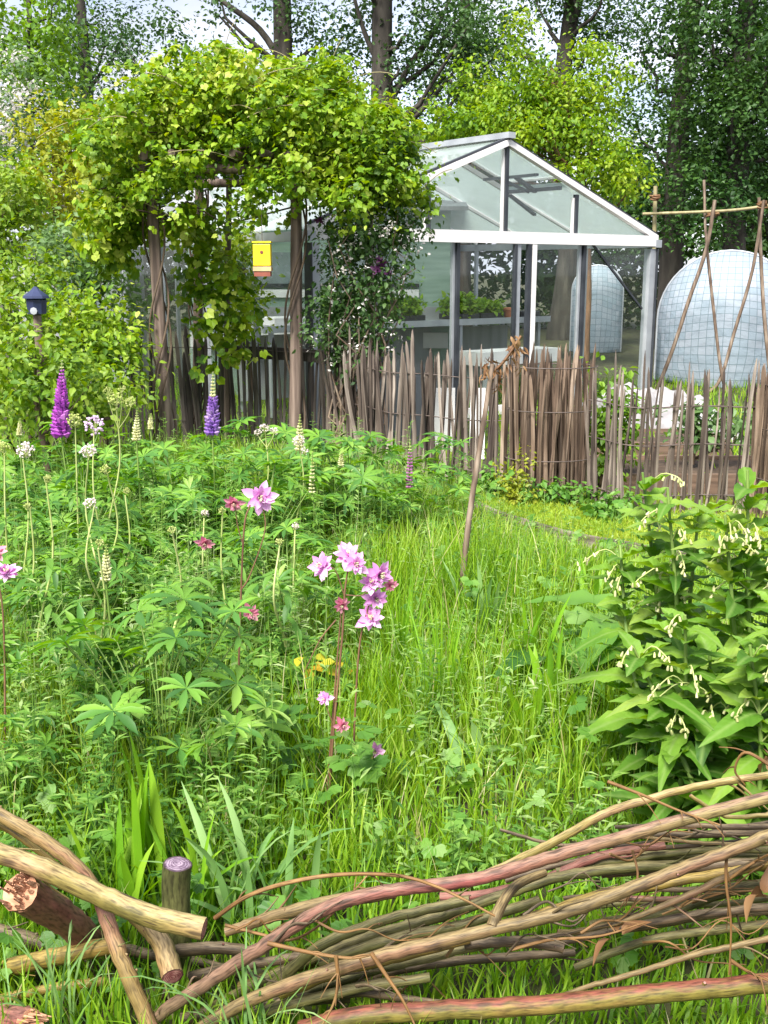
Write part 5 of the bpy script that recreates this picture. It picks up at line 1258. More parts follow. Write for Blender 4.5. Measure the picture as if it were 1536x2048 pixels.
c = P(73, 612, 7.2); t = thing('lantern', np.array([c[0], c[1], 0]), 'dark blue lantern on a thin post among the left shrubs', 'lantern')
g = Geo(); tube(g, [c + [0, 0, -.06], c + [0, 0, -.05], c + [0, 0, .04], c + [0, 0, .05]], [.03, .062, .07, .06], 8); build('body', g, MT['navy'], t, smooth=False)
g = Geo(); tube(g, [c + [0, 0, .05], c + [0, 0, .065], c + [0, 0, .1], c + [0, 0, .125]], [.09, .085, .035, .01], 8); build('hood', g, MT['navy'], t, smooth=False)
g = Geo(); tube(g, [c + [-.0, -.063, -.03], c + [0, -.068, -.03]], .024, 8); build('lens', g, MT['greyalu'], t)
g = Geo(); tube(g, [np.array([c[0], c[1], -.1]), c + [0, 0, -.06]], .028, 8); build('post', g, BK['post'], t)

# ------------------------------------------------------------------ greenhouse
A = radians(38); gd = np.array([cos(A), sin(A), 0]); nd = np.array([-sin(A), cos(A), 0])
GC = np.array([1.29, 12.0, 0]); HW, EAVE, RIDGE, LEN = 2.5, 1.93, 2.955, 5.2
def Q(s, d, z): return GC + gd * s + nd * d + np.array([0, 0, z])
gh = thing('greenhouse', GC, 'white framed glass greenhouse with a gable facing the palings', 'greenhouse')
AX = np.array([gd, nd, [0, 0, 1.0]])
def part(name, g, m, parent=None, smooth=False): return build(name, g, m, parent if parent is not None else gh, smooth)
rz = lambda s: RIDGE - (RIDGE - EAVE) * abs(s) / HW
# front cross beam, gutters, ridge
g = Geo(); box(g, Q(0, -.03, EAVE + .03), 2 * HW + .1, .09, .125, AX); part('cross_beam', g, MT['alu'])
for s in (-1, 1):
    g = Geo(); bar(g, Q(s * (HW + .06), -.08, EAVE + .0), Q(s * (HW + .06), LEN, EAVE + .0), .11, .09); part('gutter', g, MT['greyalu'])
    for d in (0, LEN):
        g = Geo(); bar(g, Q(s * HW, d, 0), Q(s * HW, d, EAVE - .06), .1, .1, up=nd); part('corner_post', g, MT['greyalu'])
        g = Geo(); bar(g, Q(s * (HW + .058), d - .02, 0), Q(s * (HW + .058), d - .02, EAVE - .06), .014, .12, up=nd); part('corner_seal', g, MT['darkbar'])
    # rakes (white capping with a dark seal on top)
    for d in (0, LEN):
        g = Geo(); bar(g, Q(0, d - .03, RIDGE - .02), Q(s * (HW + .05), d - .03, EAVE + .07), .07, .06); part('rake', g, MT['alu'])
        g = Geo(); bar(g, Q(0, d - .02, RIDGE + .025), Q(s * (HW + .06), d - .02, EAVE + .115), .05, .022); part('rake_seal', g, MT['darkbar'])
    # rafters
    for d in (1.04, 2.08, 3.12, 4.16):
        g = Geo(); bar(g, Q(0, d, RIDGE - .02), Q(s * HW, d, EAVE + .06), .035, .05); part('rafter', g, MT['alu'])
    # roof glass, five panes a side
    for k in range(5):
        d0, d1 = 1.04 * k + .025, 1.04 * (k + 1) - .025
        z = .012
        if s == 1 and k == 0:   # the open roof light sits here: glass only below it
            g = Geo(); quad(g, [Q(s * .95, d0, rz(.95) + z), Q(s * HW, d0, EAVE + .07), Q(s * HW, d1, EAVE + .07), Q(s * .95, d1, rz(.95) + z)]); part('roof_glass', g, GLR)
        else:
            g = Geo(); quad(g, [Q(s * .02, d0, RIDGE + z - .01), Q(s * HW, d0, EAVE + .07), Q(s * HW, d1, EAVE + .07), Q(s * .02, d1, RIDGE + z - .01)]); part('roof_glass', g, GLR)
    # side wall
    for d in (1.04, 2.08, 3.12, 4.16):
        g = Geo(); bar(g, Q(s * HW, d, 0), Q(s * HW, d, EAVE - .05), .045, .045, up=nd); part('wall_post', g, MT['greyalu'])
    for k in range(5):
        g = Geo(); quad(g, [Q(s * HW, 1.04 * k + .05, .06), Q(s * HW, 1.04 * (k + 1) - .05, .06), Q(s * HW, 1.04 * (k + 1) - .05, EAVE - .06), Q(s * HW, 1.04 * k + .05, EAVE - .06)]); part('wall_glass', g, GL)
g = Geo(); bar(g, Q(0, -.1, RIDGE + .05), Q(0, LEN + .05, RIDGE + .05), .1, .06); part('ridge', g, MT['greyalu'])
# roof light, hinged at the ridge and held open
vt = link('roof_vent', None, gh, (0, 0, 0)); vt['_o'] = gh['_o']
p0, p1 = Q(.05, .06, RIDGE + .035), Q(.05, .98, RIDGE + .035); p2, p3 = Q(.98, .98, rz(.98) + .09), Q(.98, .06, rz(.98) + .09)
g = Geo()
for a, b in ((p0, p1), (p1, p2), (p2, p3), (p3, p0)): bar(g, a, b, .035, .03)
part('vent_frame', g, MT['alu'], vt)
g = Geo(); quad(g, [p0, p3, p2, p1]); part('vent_glass', g, GLR, vt)
g = Geo(); bar(g, Q(.62, .12, rz(.62) - .05), Q(.62, .98, rz(.62) - .05), .04, .03); bar(g, Q(.98, .1, rz(.98) - .03), Q(.98, .98, rz(.98) - .03), .04, .04)
bar(g, Q(.62, .45, rz(.62) - .06), Q(.98, .5, rz(.98) - .05), .06, .03); bar(g, Q(.62, .7, rz(.62) - .06), Q(.98, .6, rz(.98) - .05), .03, .03)
bar(g, Q(1.02, .95, rz(1.02) - .05), Q(1.5, 1.0, rz(1.5) - .06), .045, .03); part('vent_arm', g, MT['darkbar'], vt)
# gable posts
for s in (-1.09, 0, 1.11):
    g = Geo(); bar(g, Q(s, -.02, EAVE + .095), Q(s, -.02, rz(s) - .05), .042, .05, up=nd); part('gable_post', g, MT['darkbar'])
    g = Geo(); bar(g, Q(s - .029, .0, EAVE + .095), Q(s - .029, .0, rz(abs(s) + .04) - .07), .014, .04, up=nd); part('gable_post_trim', g, MT['alu'])
for s0, s1 in ((-HW + .08, -1.13), (-1.05, -.06), (.04, 1.06), (1.15, HW - .08)):
    g = Geo(); quad(g, [Q(s0, 0, EAVE + .09), Q(s1, 0, EAVE + .09), Q(s1, 0, max(EAVE + .1, rz(s1) - .06)), Q(s0, 0, max(EAVE + .1, rz(s0) - .06))]); part('gable_glass', g, GLG)
for s in (-1.7, -.675, 1.28):
    g = Geo(); bar(g, Q(s, -.01, 0), Q(s, -.01, EAVE - .035), .045, .06, up=nd); part('wall_post', g, MT['darkbar'])
    g = Geo(); bar(g, Q(s + (-.04 if s < 1 else -.045), .01, 0), Q(s + (-.04 if s < 1 else -.045), .01, EAVE - .035), .03, .04, up=nd); part('post_trim', g, MT['greyalu'])
for s0, s1 in ((-HW + .06, -1.76), (-1.66, -.73), (.5, 1.2), (1.31, HW - .06)):
    g = Geo(); quad(g, [Q(s0, 0, .07), Q(s1, 0, .07), Q(s1, 0, EAVE - .04), Q(s0, 0, EAVE - .04)]); part('wall_glass', g, GL)
g = Geo(); bar(g, Q(1.34, -.012, 1.98), Q(2.38, -.012, 1.15), .02, .025); part('diagonal_brace', g, MT['darkbar'])
g = Geo(); box(g, Q(0, 0, .03), 2 * HW, .09, .07, AX); part('sill', g, MT['greyalu'])
# sliding door
dr = link('door', None, gh, (0, 0, 0)); dr['_o'] = gh['_o']
g = Geo(); bar(g, Q(.415, -.06, .05), Q(.415, -.06, EAVE - .04), .055, .05, up=nd); part('door_stile', g, MT['alu'], dr)
g = Geo(); bar(g, Q(.345, -.055, .05), Q(.345, -.055, EAVE - .04), .05, .045, up=nd); part('door_seal', g, MT['darkbar'], dr)
g = Geo(); bar(g, Q(.135, -.05, .05), Q(.135, -.05, EAVE - .04), .035, .04, up=nd); part('door_stile', g, MT['darkbar'], dr)
g = Geo(); bar(g, Q(.2, -.045, .05), Q(.2, -.045, EAVE - .04), .05, .02, up=nd); part('door_stile', g, MT['greyalu'], dr)
g = Geo(); bar(g, Q(-.63, -.055, .1), Q(.39, -.055, .1), .05, .1); part('door_rail', g, MT['alu'], dr)
g = Geo(); quad(g, [Q(-.62, -.055, .16), Q(.11, -.055, .16), Q(.11, -.055, EAVE - .05), Q(-.62, -.055, EAVE - .05)]); part('door_glass', g, GL, dr)
# back wall
for s in (-1.24, 0, 1.24):
    g = Geo(); bar(g, Q(s, LEN, 0), Q(s, LEN, rz(s) - .05), .045, .045, up=nd); part('wall_post', g, MT['greyalu'])
g = Geo(); box(g, Q(0, LEN, EAVE), 2 * HW - .1, .045, .06, AX); part('cross_beam', g, MT['greyalu'])
g = Geo(); quad(g, [Q(-HW + .06, LEN + .03, .06), Q(HW - .06, LEN + .03, .06), Q(HW - .06, LEN + .03, EAVE - .04), Q(-HW + .06, LEN + .03, EAVE - .04)]); part('wall_glass', g, GL)

# bench and what stands on it
bc = Q(0.2, 1.9, 0); t = thing('potting_bench', bc, 'long grey bench inside the greenhouse holding the seedling trays', 'bench')
BZ = .98
def Bq(s, d, z): return Q(s, d, z)
g = Geo(); box(g, Q(.1, 1.9, BZ), 4.5, .8, .05, AX); build('bench_top', g, MT['bench'], t, smooth=False)
g = Geo(); bar(g, Q(-2.15, 1.49, BZ + .0), Q(2.35, 1.49, BZ + .0), .02, .075); build('bench_edge', g, MT['greyalu'], t, smooth=False)
for s in (-2.0, -.6, .8, 2.2):
    for d in (1.56, 2.24):
        g = Geo(); bar(g, Q(s, d, 0), Q(s, d, BZ - .03), .045, .045, up=nd); build('leg', g, MT['greyalu'], t, smooth=False)
g = Geo(); box(g, Q(.1, 2.2, .5), 4.3, .02, .75, AX); build('back_panel', g, MT['greyboard'], t, smooth=False)
rng = np.random.default_rng(61)
for i, (s, h, lab) in enumerate([(-1.05, .3, 'black tray of tall seedlings at the left end of the greenhouse bench'), (-.45, .42, 'black tray of seedlings behind the left door post on the bench'), (.05, .24, 'black tray of low yellowish seedlings near the bench middle'), (.95, .28, 'black tray of bright seedlings right of the white door stile'), (1.4, .2, 'black tray of short seedlings left of the clay pot')]):
    c = Q(s, 1.75, BZ + .027); t = thing('seed_tray', c, lab, 'seed tray', 'seedling trays on the bench')
    g = Geo(); W_, D_, H_ = .42, .3, .07
    box(g, c + [0, 0, .008], W_, D_, .012, AX)
    for a in (-1, 1):
        box(g, c + gd * a * (W_ / 2 - .006) + [0, 0, .042], .012, D_, .056, AX); box(g, c + nd * a * (D_ / 2 - .006) + [0, 0, .042], W_ - .026, .012, .056, AX)
    build('tray', g, MT['blackplastic'], t, smooth=False)
    n = 80; q = c + gd * rng.uniform(-.2, .2, (n, 1)) + nd * rng.uniform(-.13, .13, (n, 1)) + np.array([0, 0, 1.0]) * rng.uniform(.06, h, (n, 1))
    g = Geo(); leaf_cloud(g, q, .04, 8, .075, OVAL, rng, .1); 
    for p_ in q[::3]: tube(g, [p_ * [1, 1, 0] + [0, 0, c[2] + .02], p_], .0025, 4)
    build('seedlings', g, LF['seedling'], t, smooth=False)
c = Q(1.75, 1.66, BZ + .026); t = thing('flower_pot', c, 'clay flower pot at the right end of the greenhouse bench', 'flower pot')
g = Geo(); tube(g, [c, c + [0, 0, .1]], [.06, .085], 14); build('pot', g, MT['terracotta'], t)
g = Geo(); tube(g, [c + [0, 0, .1], c + [0, 0, .125]], [.098, .098], 14); build('rim', g, MT['terracotta'], t)
c = Q(2.1, 1.75, BZ + .026); o_ = Geo(); box(o_, c + [0, 0, .04], .36, .3, .075, AX); o = build('crate', o_, MT['blackplastic'], smooth=False, loc=c); tag(o, 'dark shallow crate at the far right of the bench', 'crate')
o.modifiers.new('b', 'BEVEL').width = .01
c = Q(-1.75, 1.7, BZ + .026); o_ = Geo(); box(o_, c + [0, 0, .05], .42, .3, .1, AX); o = build('storage_box', o_, MT['white'], smooth=False, loc=c); tag(o, 'white box at the left end of the greenhouse bench', 'box')
o.modifiers.new('b', 'BEVEL').width = .01
c = Q(.9, .75, 0); t = thing('white_trough', c, 'white trough on legs just inside the greenhouse front', 'trough')
g = Geo(); box(g, c + [0, 0, .6], 1.3, .4, .16, AX); build('basin', g, MT['white'], t, smooth=False)
for a in (-.55, .55):
    for b in (-.14, .14):
        g = Geo(); bar(g, c + gd * a + nd * b, c + gd * a + nd * b + [0, 0, .52], .04, .04, up=nd); build('leg', g, MT['greyalu'], t, smooth=False)

# ------------------------------------------------------------------ polytunnels
def tunnel(cu, Y, r, wallz, L, rot, label, flap=True, blg=.5):
    c0 = PZ(cu, 0, Y); c, s = cos(rot), sin(rot); e1 = np.array([c, s, 0]); e2 = np.array([-s, c, 0])
    t = thing('polytunnel', c0, label, 'polytunnel', 'plastic growing tunnels')
    a = np.linspace(0, pi, 25); prof = np.concatenate([[(r, 0.0)], np.stack([r * np.cos(a), wallz + r * np.sin(a)], 1), [(-r, 0.0)]]); ringp = np.concatenate([prof, [(-r * .5, 0), (0, 0), (r * .5, 0), (r, 0)]])
    k = len(prof); ds = np.linspace(0, L, 9); V, UV = [], []
    per = np.concatenate([[0], np.cumsum(np.linalg.norm(np.diff(prof, axis=0), axis=1))])
    for d in ds:
        sag = 1 - .015 * abs(sin(d / L * 4 * pi))
        for (x, z), pp in zip(prof, per): V.append(c0 + e1 * x * sag + e2 * d + np.array([0, 0, z * sag])); UV.append((pp, d))
    i = np.arange(len(ds) - 1)[:, None] * k; j = np.arange(k - 1)[None]
    g = Geo(); g.add(np.array(V), [np.stack([i + j, i + j + 1, i + k + j + 1, i + k + j], -1).reshape(-1, 4)], np.array(UV)); build('cover', g, MT['cover'], t)
    # bulging end sheet
    V, UV, Fq = [], [], []; m = 12; k = len(ringp)
    cen = np.array([0, wallz * .8])
    for q in range(m + 1):
        f = (q / m) ** .6
        for (x, z) in ringp:
            x2, z2 = cen[0] + (x - cen[0]) * f, cen[1] + (z - cen[1]) * f
            V.append(c0 + e1 * x2 - e2 * (blg * math.sqrt(max(0, 1 - min(1, math.hypot(x2 / r, max(0, z2 - wallz) / r)) ** 2))) + np.array([0, 0, z2])); UV.append((3 + x2 * (1 + .35 * f * f), z2 * (1 + .2 * f)))
    for q in range(m):
        for j in range(k - 1): Fq.append((q * k + j, q * k + j + 1, (q + 1) * k + j + 1, (q + 1) * k + j))
    g = Geo(); g.add(np.array(V), [np.array(Fq)], np.array(UV)); build('end_sheet', g, MT['cover'], t)
    for d in (0, L / 2, L):
        g = Geo(); tube(g, [c0 + e1 * x * 1.01 + e2 * d + np.array([0, 0, z * 1.005]) for x, z in prof], .018, 6); build('hoop', g, MT['greyalu'], t)
    if flap:
        V, UV = [], []
        for q in range(9):
            for w_ in range(7):
                f = q / 8; z = f * (.3 + (wallz + .1) * (w_ / 6) ** .6); x = .12 + .1 * (1 - f) + (w_ / 6) * (r * .85 - .12) * (1 - .35 * f)
                rr = math.hypot(x / r, (z - wallz * .8) / (r * 1.1)); 
                V.append(c0 + e1 * x - e2 * (blg * math.sqrt(max(0.02, 1 - min(1, rr) ** 2)) + .04 + .02 * sin(w_ * 2.2 + q * .6)) + np.array([0, 0, z])); UV.append((x, z))
        Fq = [(q * 7 + w_, q * 7 + w_ + 1, (q + 1) * 7 + w_ + 1, (q + 1) * 7 + w_) for q in range(8) for w_ in range(6)]
        g = Geo(); g.add(np.array(V), [np.array(Fq)], np.array(UV)); o = build('door_flap', g, MT['flap'], t)
        o.modifiers.new('s', 'SOLIDIFY').thickness = .008
    return t
tunnel(1445, 16.0, .98, .9, 4, -.33, 'rounded white blue tunnel with a grid pattern behind the bean poles', False, .9)
tunnel(1190, 22.0, .5, 1.2, 3, -.2, 'narrow blue tunnel seen through the greenhouse glass', False, .35)

# ------------------------------------------------------------------ bean poles
tb = PZ(1420, 0, 14.2); t = thing('bean_frame', tb, 'crossed hazel bean poles tied under a long top rail', 'bean frame')
def bp(pts, d0, d1, mat='cane', name='pole'):
    g = Geo(); p = smooth_path([P(a, b, c + 5.6) for a, b, c in pts], 5); tube(g, p, np.linspace(px(d0, 14.2) / 2, px(d1, 14.2) / 2, len(p)) * .66, 7, wob=.04, rng=np.random.default_rng(len(t.children))); build(name, g, BK[mat], t)
bp([(1285, 428, 8.7), (1400, 424, 8.66), (1480, 419, 8.62), (1600, 402, 8.6)], 9, 9, 'bamboo', 'top_rail')
bp([(1430, 400, 8.5), (1412, 500, 8.55), (1378, 600, 8.6), (1345, 700, 8.65), (1310, 790, 8.7)], 11, 12)
bp([(1408, 360, 8.75), (1412, 470, 8.7), (1425, 600, 8.65), (1442, 740, 8.6), (1455, 790, 8.55)], 8, 10)
bp([(1528, 400, 8.5), (1505, 540, 8.55), (1470, 660, 8.6), (1440, 760, 8.65), (1410, 790, 8.7)], 9, 11)
bp([(1518, 395, 8.75), (1522, 520, 8.7), (1530, 650, 8.65), (1545, 790, 8.6)], 10, 12)
bp([(1311, 372, 8.8), (1309, 450, 8.8), (1306, 600, 8.82), (1300, 790, 8.85)], 12, 13, 'bamboo')
bp([(1560, 380, 8.5), (1545, 500, 8.5), (1548, 790, 8.5)], 12, 14)
g = Geo(); rng = np.random.default_rng(3)
for u, v in ((1424, 428), (1525, 412), (1312, 395)):
    for i in range(7):
        a = np.linspace(0, 2 * pi, 9); c = P(u, v, 14.22) + rng.normal(0, .012, 3) * [1, 1, 2]; r = .05
        tube(g, c + r * np.stack([np.cos(a), np.sin(a), .25 * np.sin(a + i)], 1), 0.012, 4, cap=False)
build('binding', g, LF['dead'], t)

# ------------------------------------------------------------------ things on the plots beyond the palings
g = Geo()
for i, (u, dy, w_, h_) in enumerate([(955, 9.3, .13, .62)]):
    c = PZ(u, h_ / 2, dy); box(g, c, w_, .03, h_)
o = build('white_board', g, MT['white'], smooth=False, loc=PZ(948, 0, 9.3)); tag(o, 'narrow white board standing behind the brown palings', 'board'); o.rotation_euler.x = -.06
g = Geo(); c = PZ(885, .29, 9.7); box(g, c, .22, .03, .58); o = build('white_board', g, MT['white'], smooth=False, loc=c - [0, 0, .29]); tag(o, 'wider white board behind the palings, left of the narrow one', 'board')
g = Geo(); c = PZ(800, .32, 10.2); box(g, c, .7, .03, .64); o = build('grey_board', g, MT['greyboard'], smooth=False, loc=c - [0, 0, .32]); tag(o, 'grey board behind the palings below the rambler', 'board')
# fleece heap
c0 = PZ(1325, 0, 10.6); g = Geo(); n = 40; V = []
for i in range(n):
    for j in range(n):
        x, y = (i / (n - 1) - .5) * 1.35, (j / (n - 1) - .5) * 1.1
        e_ = max(0, 1 - (2 * x / 1.35) ** 4) * max(0, 1 - (2 * y / 1.1) ** 4)
        z = e_ ** .5 * (.56 - .24 * (x + .68) + .05 * sin(9 * x + 4 * y) + .035 * sin(17 * y - 6 * x) + .03 * sin(31 * x + 9 * y) + .02 * sin(43 * y + 13 * x))
        V.append(c0 + [x, y, max(0.01, z)])
g.add(np.array(V), [np.array([(i * n + j, (i + 1) * n + j, (i + 1) * n + j + 1, i * n + j + 1) for i in range(n - 1) for j in range(n - 1)])])
o = build('fleece_heap', g, MT['fleece'], loc=c0); tag(o, 'rumpled white fleece spread over a mound by the bean poles', 'fleece')
def rbed(u, Y, w_, d_, h_, label):
    c = PZ(u, 0, Y); t = thing('raised_bed', c, label, 'raised bed', 'plank raised beds')
    for a in (-1, 1):
        g = Geo(); box(g, c + [0, a * d_ / 2, h_ / 2], w_, .04, h_); build('plank', g, MT['bed'], t, smooth=False)
        g = Geo(); box(g, c + [a * (w_ / 2 - .021), 0, h_ / 2], .042, d_ - .042, h_ - .005); build('plank', g, MT['bed'], t, smooth=False)
    g = Geo(); box(g, c + [0, 0, h_ * .4], w_ - .09, d_ - .05, h_ * .8); build('soil', g, MT['soil'], t, smooth=False)
rbed(1370, 8.2, 1.5, .8, .15, 'brown plank bed behind the sparse palings')
rbed(1300, 9.5, 1.2, .8, .18, 'plank bed in front of the white fleece')
# plants on the beds
def bush(name, label, u, Y, ells, nc, cr, per, leaf, mat, seed, T=OVAL, cat='shrub', group=None, limbs=9, z0=0, **k):
    b = PZ(u, z0, Y); L = [(0, 0, 0, 1)]
    return make_tree(name, label, cat, b, [(0, 0, -.05, .018), (.01, 0, ells[0][2] * .5, .014), (.0, .02, ells[0][2], .008)], ells, nc, cr, per, leaf, LF[mat], BK['shrub'], seed, T, limbs, group, stem='stem', crown='foliage', **k)
bush('currant_bush', 'bright leafy bush behind the palings near the greenhouse corner', 1212, 7.8, [(0, 0, .72, .2, .2, .3), (0.08, 0, .5, .22, .2, .3), (-.05, 0, .3, .2, .2, .3)], 60, .1, 16, .06, 'birch', 1)
bush('garden_plant', 'green plant in the brown bed right of the fleece', 1385, 8.2, [(0, 0, .28, .24, .2, .2), (.3, 0, .25, .2, .2, .2)], 40, .1, 12, .07, 'shrub2', 2, z0=.2)
bush('box_shrub', 'small dark yellow green bush at the foot of the paling roll', 1024, 7.25, [(0, 0, .22, .14, .12, .24), (.03, 0, .1, .18, .14, .14)], 50, .07, 16, .03, 'gold', 3)
for i, (u, Y, lab) in enumerate([(1080, 7.3, 'weedy tuft at the base of the paling roll'), (1150, 7.2, 'weedy tuft between the paling roll and the lawn'), (985, 7.55, 'weedy tuft left of the small dark bush'), (1230, 6.85, 'weedy tuft below the sparse palings'), (870, 7.7, 'weedy tuft below the brown palings')]):
    bush('weed', lab, u, Y, [(0, 0, .1, .22, .12, .12)], 24, .07, 12, .05, 'herb', 30 + i, cat='weed')

# sage green hut behind the pergola
c = PZ(640, 0, 14.2); t = thing('garden_hut', c, 'sage green hut with a white window sill behind the pergola', 'hut')
hz = 2.35
g = Geo(); box(g, c + [0, .9, hz / 2], 3.4, 1.7, hz); build('wall', g, MT['sage'], t, smooth=False)
g = Geo(); quad(g, [c + [-1.9, -.25, hz + .02], c + [1.9, -.25, hz + .02], c + [1.9, 2.0, hz + .42], c + [-1.9, 2.0, hz + .42]], .05); build('roof', g, MT['greyboard'], t, smooth=False)
w = link('window', None, t, (0, 0, 0)); w['_o'] = t['_o']
g = Geo(); box(g, c + [-.1, .03, 1.32], 2.8, .05, .1); build('sill', g, MT['white'], w, smooth=False)
g = Geo(); box(g, c + [-.1, .035, 1.62], 2.6, .03, .44); build('pane', g, MT['dishglass'], w, smooth=False)
g = Geo(); box(g, c + [-.1, .02, 1.42], 2.8, .04, .05); build('frame', g, MT['darkbar'], w, smooth=False)
g = Geo(); box(g, c + [0, .02, 1.02], 3.3, .04, .26); build('band', g, MT['bench'], t, smooth=False)
g = Geo(); box(g, c + [0, .0, .72], 3.36, .06, .2); build('skirt', g, MT['white'], t, smooth=False)
c = PZ(140, 0, 15.5); t = thing('grey_shed', c, 'blue grey shed half hidden behind the left shrubs', 'shed')
g = Geo(); box(g, c + [0, .8, 1.0], 1.6, 1.5, 2.0); build('wall', g, MT['greyboard'], t, smooth=False)
g = Geo(); quad(g, [c + [-.95, -.1, 2.02], c + [.95, -.1, 2.02], c + [.95, 1.7, 2.3], c + [-.95, 1.7, 2.3]], .05); build('roof', g, MT['greyalu'], t, smooth=False)
g = Geo(); box(g, c + [0.2, .03, 1.4], .6, .04, .6); build('window', g, MT['dishglass'], t, smooth=False)

# ------------------------------------------------------------------ trees
def Er(bu, bY, u, v, Y, rw, rd, rh, w=1):
    b = PZ(bu, 0, bY); c = P(u, v, Y); return (c[0] - b[0], c[1] - b[1], c[2], px(rw, Y), rd, px(rh, Y), w)
GRP = 'poplars behind the plots'
def poplar(u, Y, label, seed, ells, nc, per, r=.3, top=11, mat='poplar', limbs=22, extra=None, leaf=.095, cr=.5):
    b = PZ(u, 0, Y); rng = np.random.default_rng(seed)
    r *= .85; per = int(per * 2.7); nc = int(nc * (1.08 if mat == 'darkpop' else 1.05))
    tr = [(0, 0, -.2, r * 1.25), (rng.normal(0, .05), 0, 2, r), (rng.normal(0, .08), 0, 5, r * .85), (rng.normal(0, .1), 0, 8, r * .65), (rng.normal(0, .15), 0, top, r * .2)]
    return make_tree('poplar_tree', label, 'poplar', b, tr, ells, nc, cr, per, leaf, LF[mat], BK['poplar'], seed, RH, limbs, GRP, rise=.9, extra=extra, shell=.6, lr=.22)
b1 = PZ(572, 0, 24)
def ex(u, Y, pts): 
    b = PZ(u, 0, Y); return [tuple(P(a, c, Y) - b) for a, c in pts]
poplar(572, 24, 'poplar with a long bare limb reaching left above the climber', 1,
       [Er(572, 24, 250, 90, 24.5, 110, 1.2, 90, .9), Er(572, 24, 220, 220, 24.5, 110, 1, 70, .9), Er(572, 24, 390, 240, 24.5, 110, 1, 60, .7), Er(572, 24, 600, 60, 24, 80, 1.2, 110, .9), Er(572, 24, 440, 40, 24, 60, 1, 60, .35), Er(572, 24, 690, 130, 24, 70, 1, 90, .8), (0, 0, 8.8, 2.4, 2, 1.8, 1), (0, .2, 10, 1.6, 1.6, 1.6, .7)], 120, 26, .3,
       extra=[(ex(572, 24, [(572, 140), (520, 60), (455, 10), (400, -30)]), .09, .04), (ex(572, 24, [(572, 200), (500, 200), (420, 190), (330, 200)]), .05, .02)], limbs=16, cr=.45)
poplar(768, 22.5, 'poplar with the thickest visible trunk, right of the climber top', 2,
       [Er(768, 22.5, 860, 60, 22.5, 90, 1.2, 110), Er(768, 22.5, 940, 90, 22.5, 80, 1.2, 100), Er(768, 22.5, 690, 60, 23.2, 60, 1.0, 80, .8), Er(768, 22.5, 820, 180, 22.8, 55, 1, 60, .7), Er(768, 22.5, 790, 290, 22.5, 50, .8, 70, .5), (0, 0, 8.6, 2.2, 2, 1.6, .8)], 105, 26, .31,
       extra=[(ex(768, 22.5, [(768, 150), (735, 80), (715, 20), (700, -40)]), .07, .03), (ex(768, 22.5, [(768, 230), (820, 130), (870, 60), (900, 0)]), .08, .03)], cr=.45)
poplar(1120, 26, 'poplar rising directly behind the bright maple', 3,
       [Er(1120, 26, 1050, 40, 26, 100, 1.5, 120), Er(1120, 26, 1180, 90, 26, 100, 1.5, 150), Er(1120, 26, 1230, 40, 26, 80, 1.5, 60), Er(1120, 26, 960, 170, 26, 80, 1.5, 150), Er(1120, 26, 1150, 250, 26, 130, 1, 130), (0, 0, 9, 2.4, 2, 1.8, .8)], 150, 28, .3, mat='darkpop')
poplar(1335, 23, 'dark poplar with a bare trunk left of the densest crown', 4,
       [Er(1335, 23, 1380, 250, 23, 60, 1.2, 170), Er(1335, 23, 1350, 60, 23, 70, 1.2, 70, .7), Er(1335, 23, 1250, 330, 23.4, 80, 1, 110, .9), Er(1335, 23, 1300, 420, 23, 90, 1, 90), Er(1335, 23, 1330, 200, 23, 70, 1, 80, .6), (0, 0, 8.6, 2, 2, 1.6, .8)], 150, 28, .28, mat='darkpop')
poplar(1455, 21, 'densest dark poplar above the rounded tunnel', 5,
       [Er(1455, 21, 1440, 80, 21, 110, 1.4, 130), Er(1455, 21, 1470, 250, 21, 110, 1.4, 140), Er(1455, 21, 1460, 400, 21, 110, 1.2, 110), Er(1455, 21, 1530, 180, 21, 90, 1.4, 200), (0, 0, 8, 2, 2, 1.6, .7)], 230, 30, .26, mat='darkpop')
poplar(1600, 23, 'dark poplar at the right edge of the view', 6,
       [Er(1600, 23, 1560, 100, 23, 120, 1.4, 160), Er(1600, 23, 1570, 320, 23, 120, 1.4, 170), (0, 0, 8, 2, 2, 1.6, .7)], 150, 28, .26, mat='darkpop')
poplar(200, 27, 'thin poplar behind the left shrubs', 7,
       [Er(200, 27, 120, 60, 27, 90, 1.4, 110), Er(200, 27, 240, 60, 27, 90, 1.4, 90, .7), Er(200, 27, 200, 260, 27, 130, 1.4, 90), Er(200, 27, 60, 250, 27, 100, 1.4, 110), (0, 0, 9.5, 2, 2, 1.6, .7)], 110, 26, .22)
poplar(930, 29, 'farthest poplar, seen between the climber and the maple', 8,
       [Er(930, 29, 900, 130, 29, 90, 1.4, 140, .8), Er(930, 29, 960, 300, 29, 110, 1.4, 130), (0, 0, 9.5, 2, 2, 1.6, .7)], 95, 26, .25)
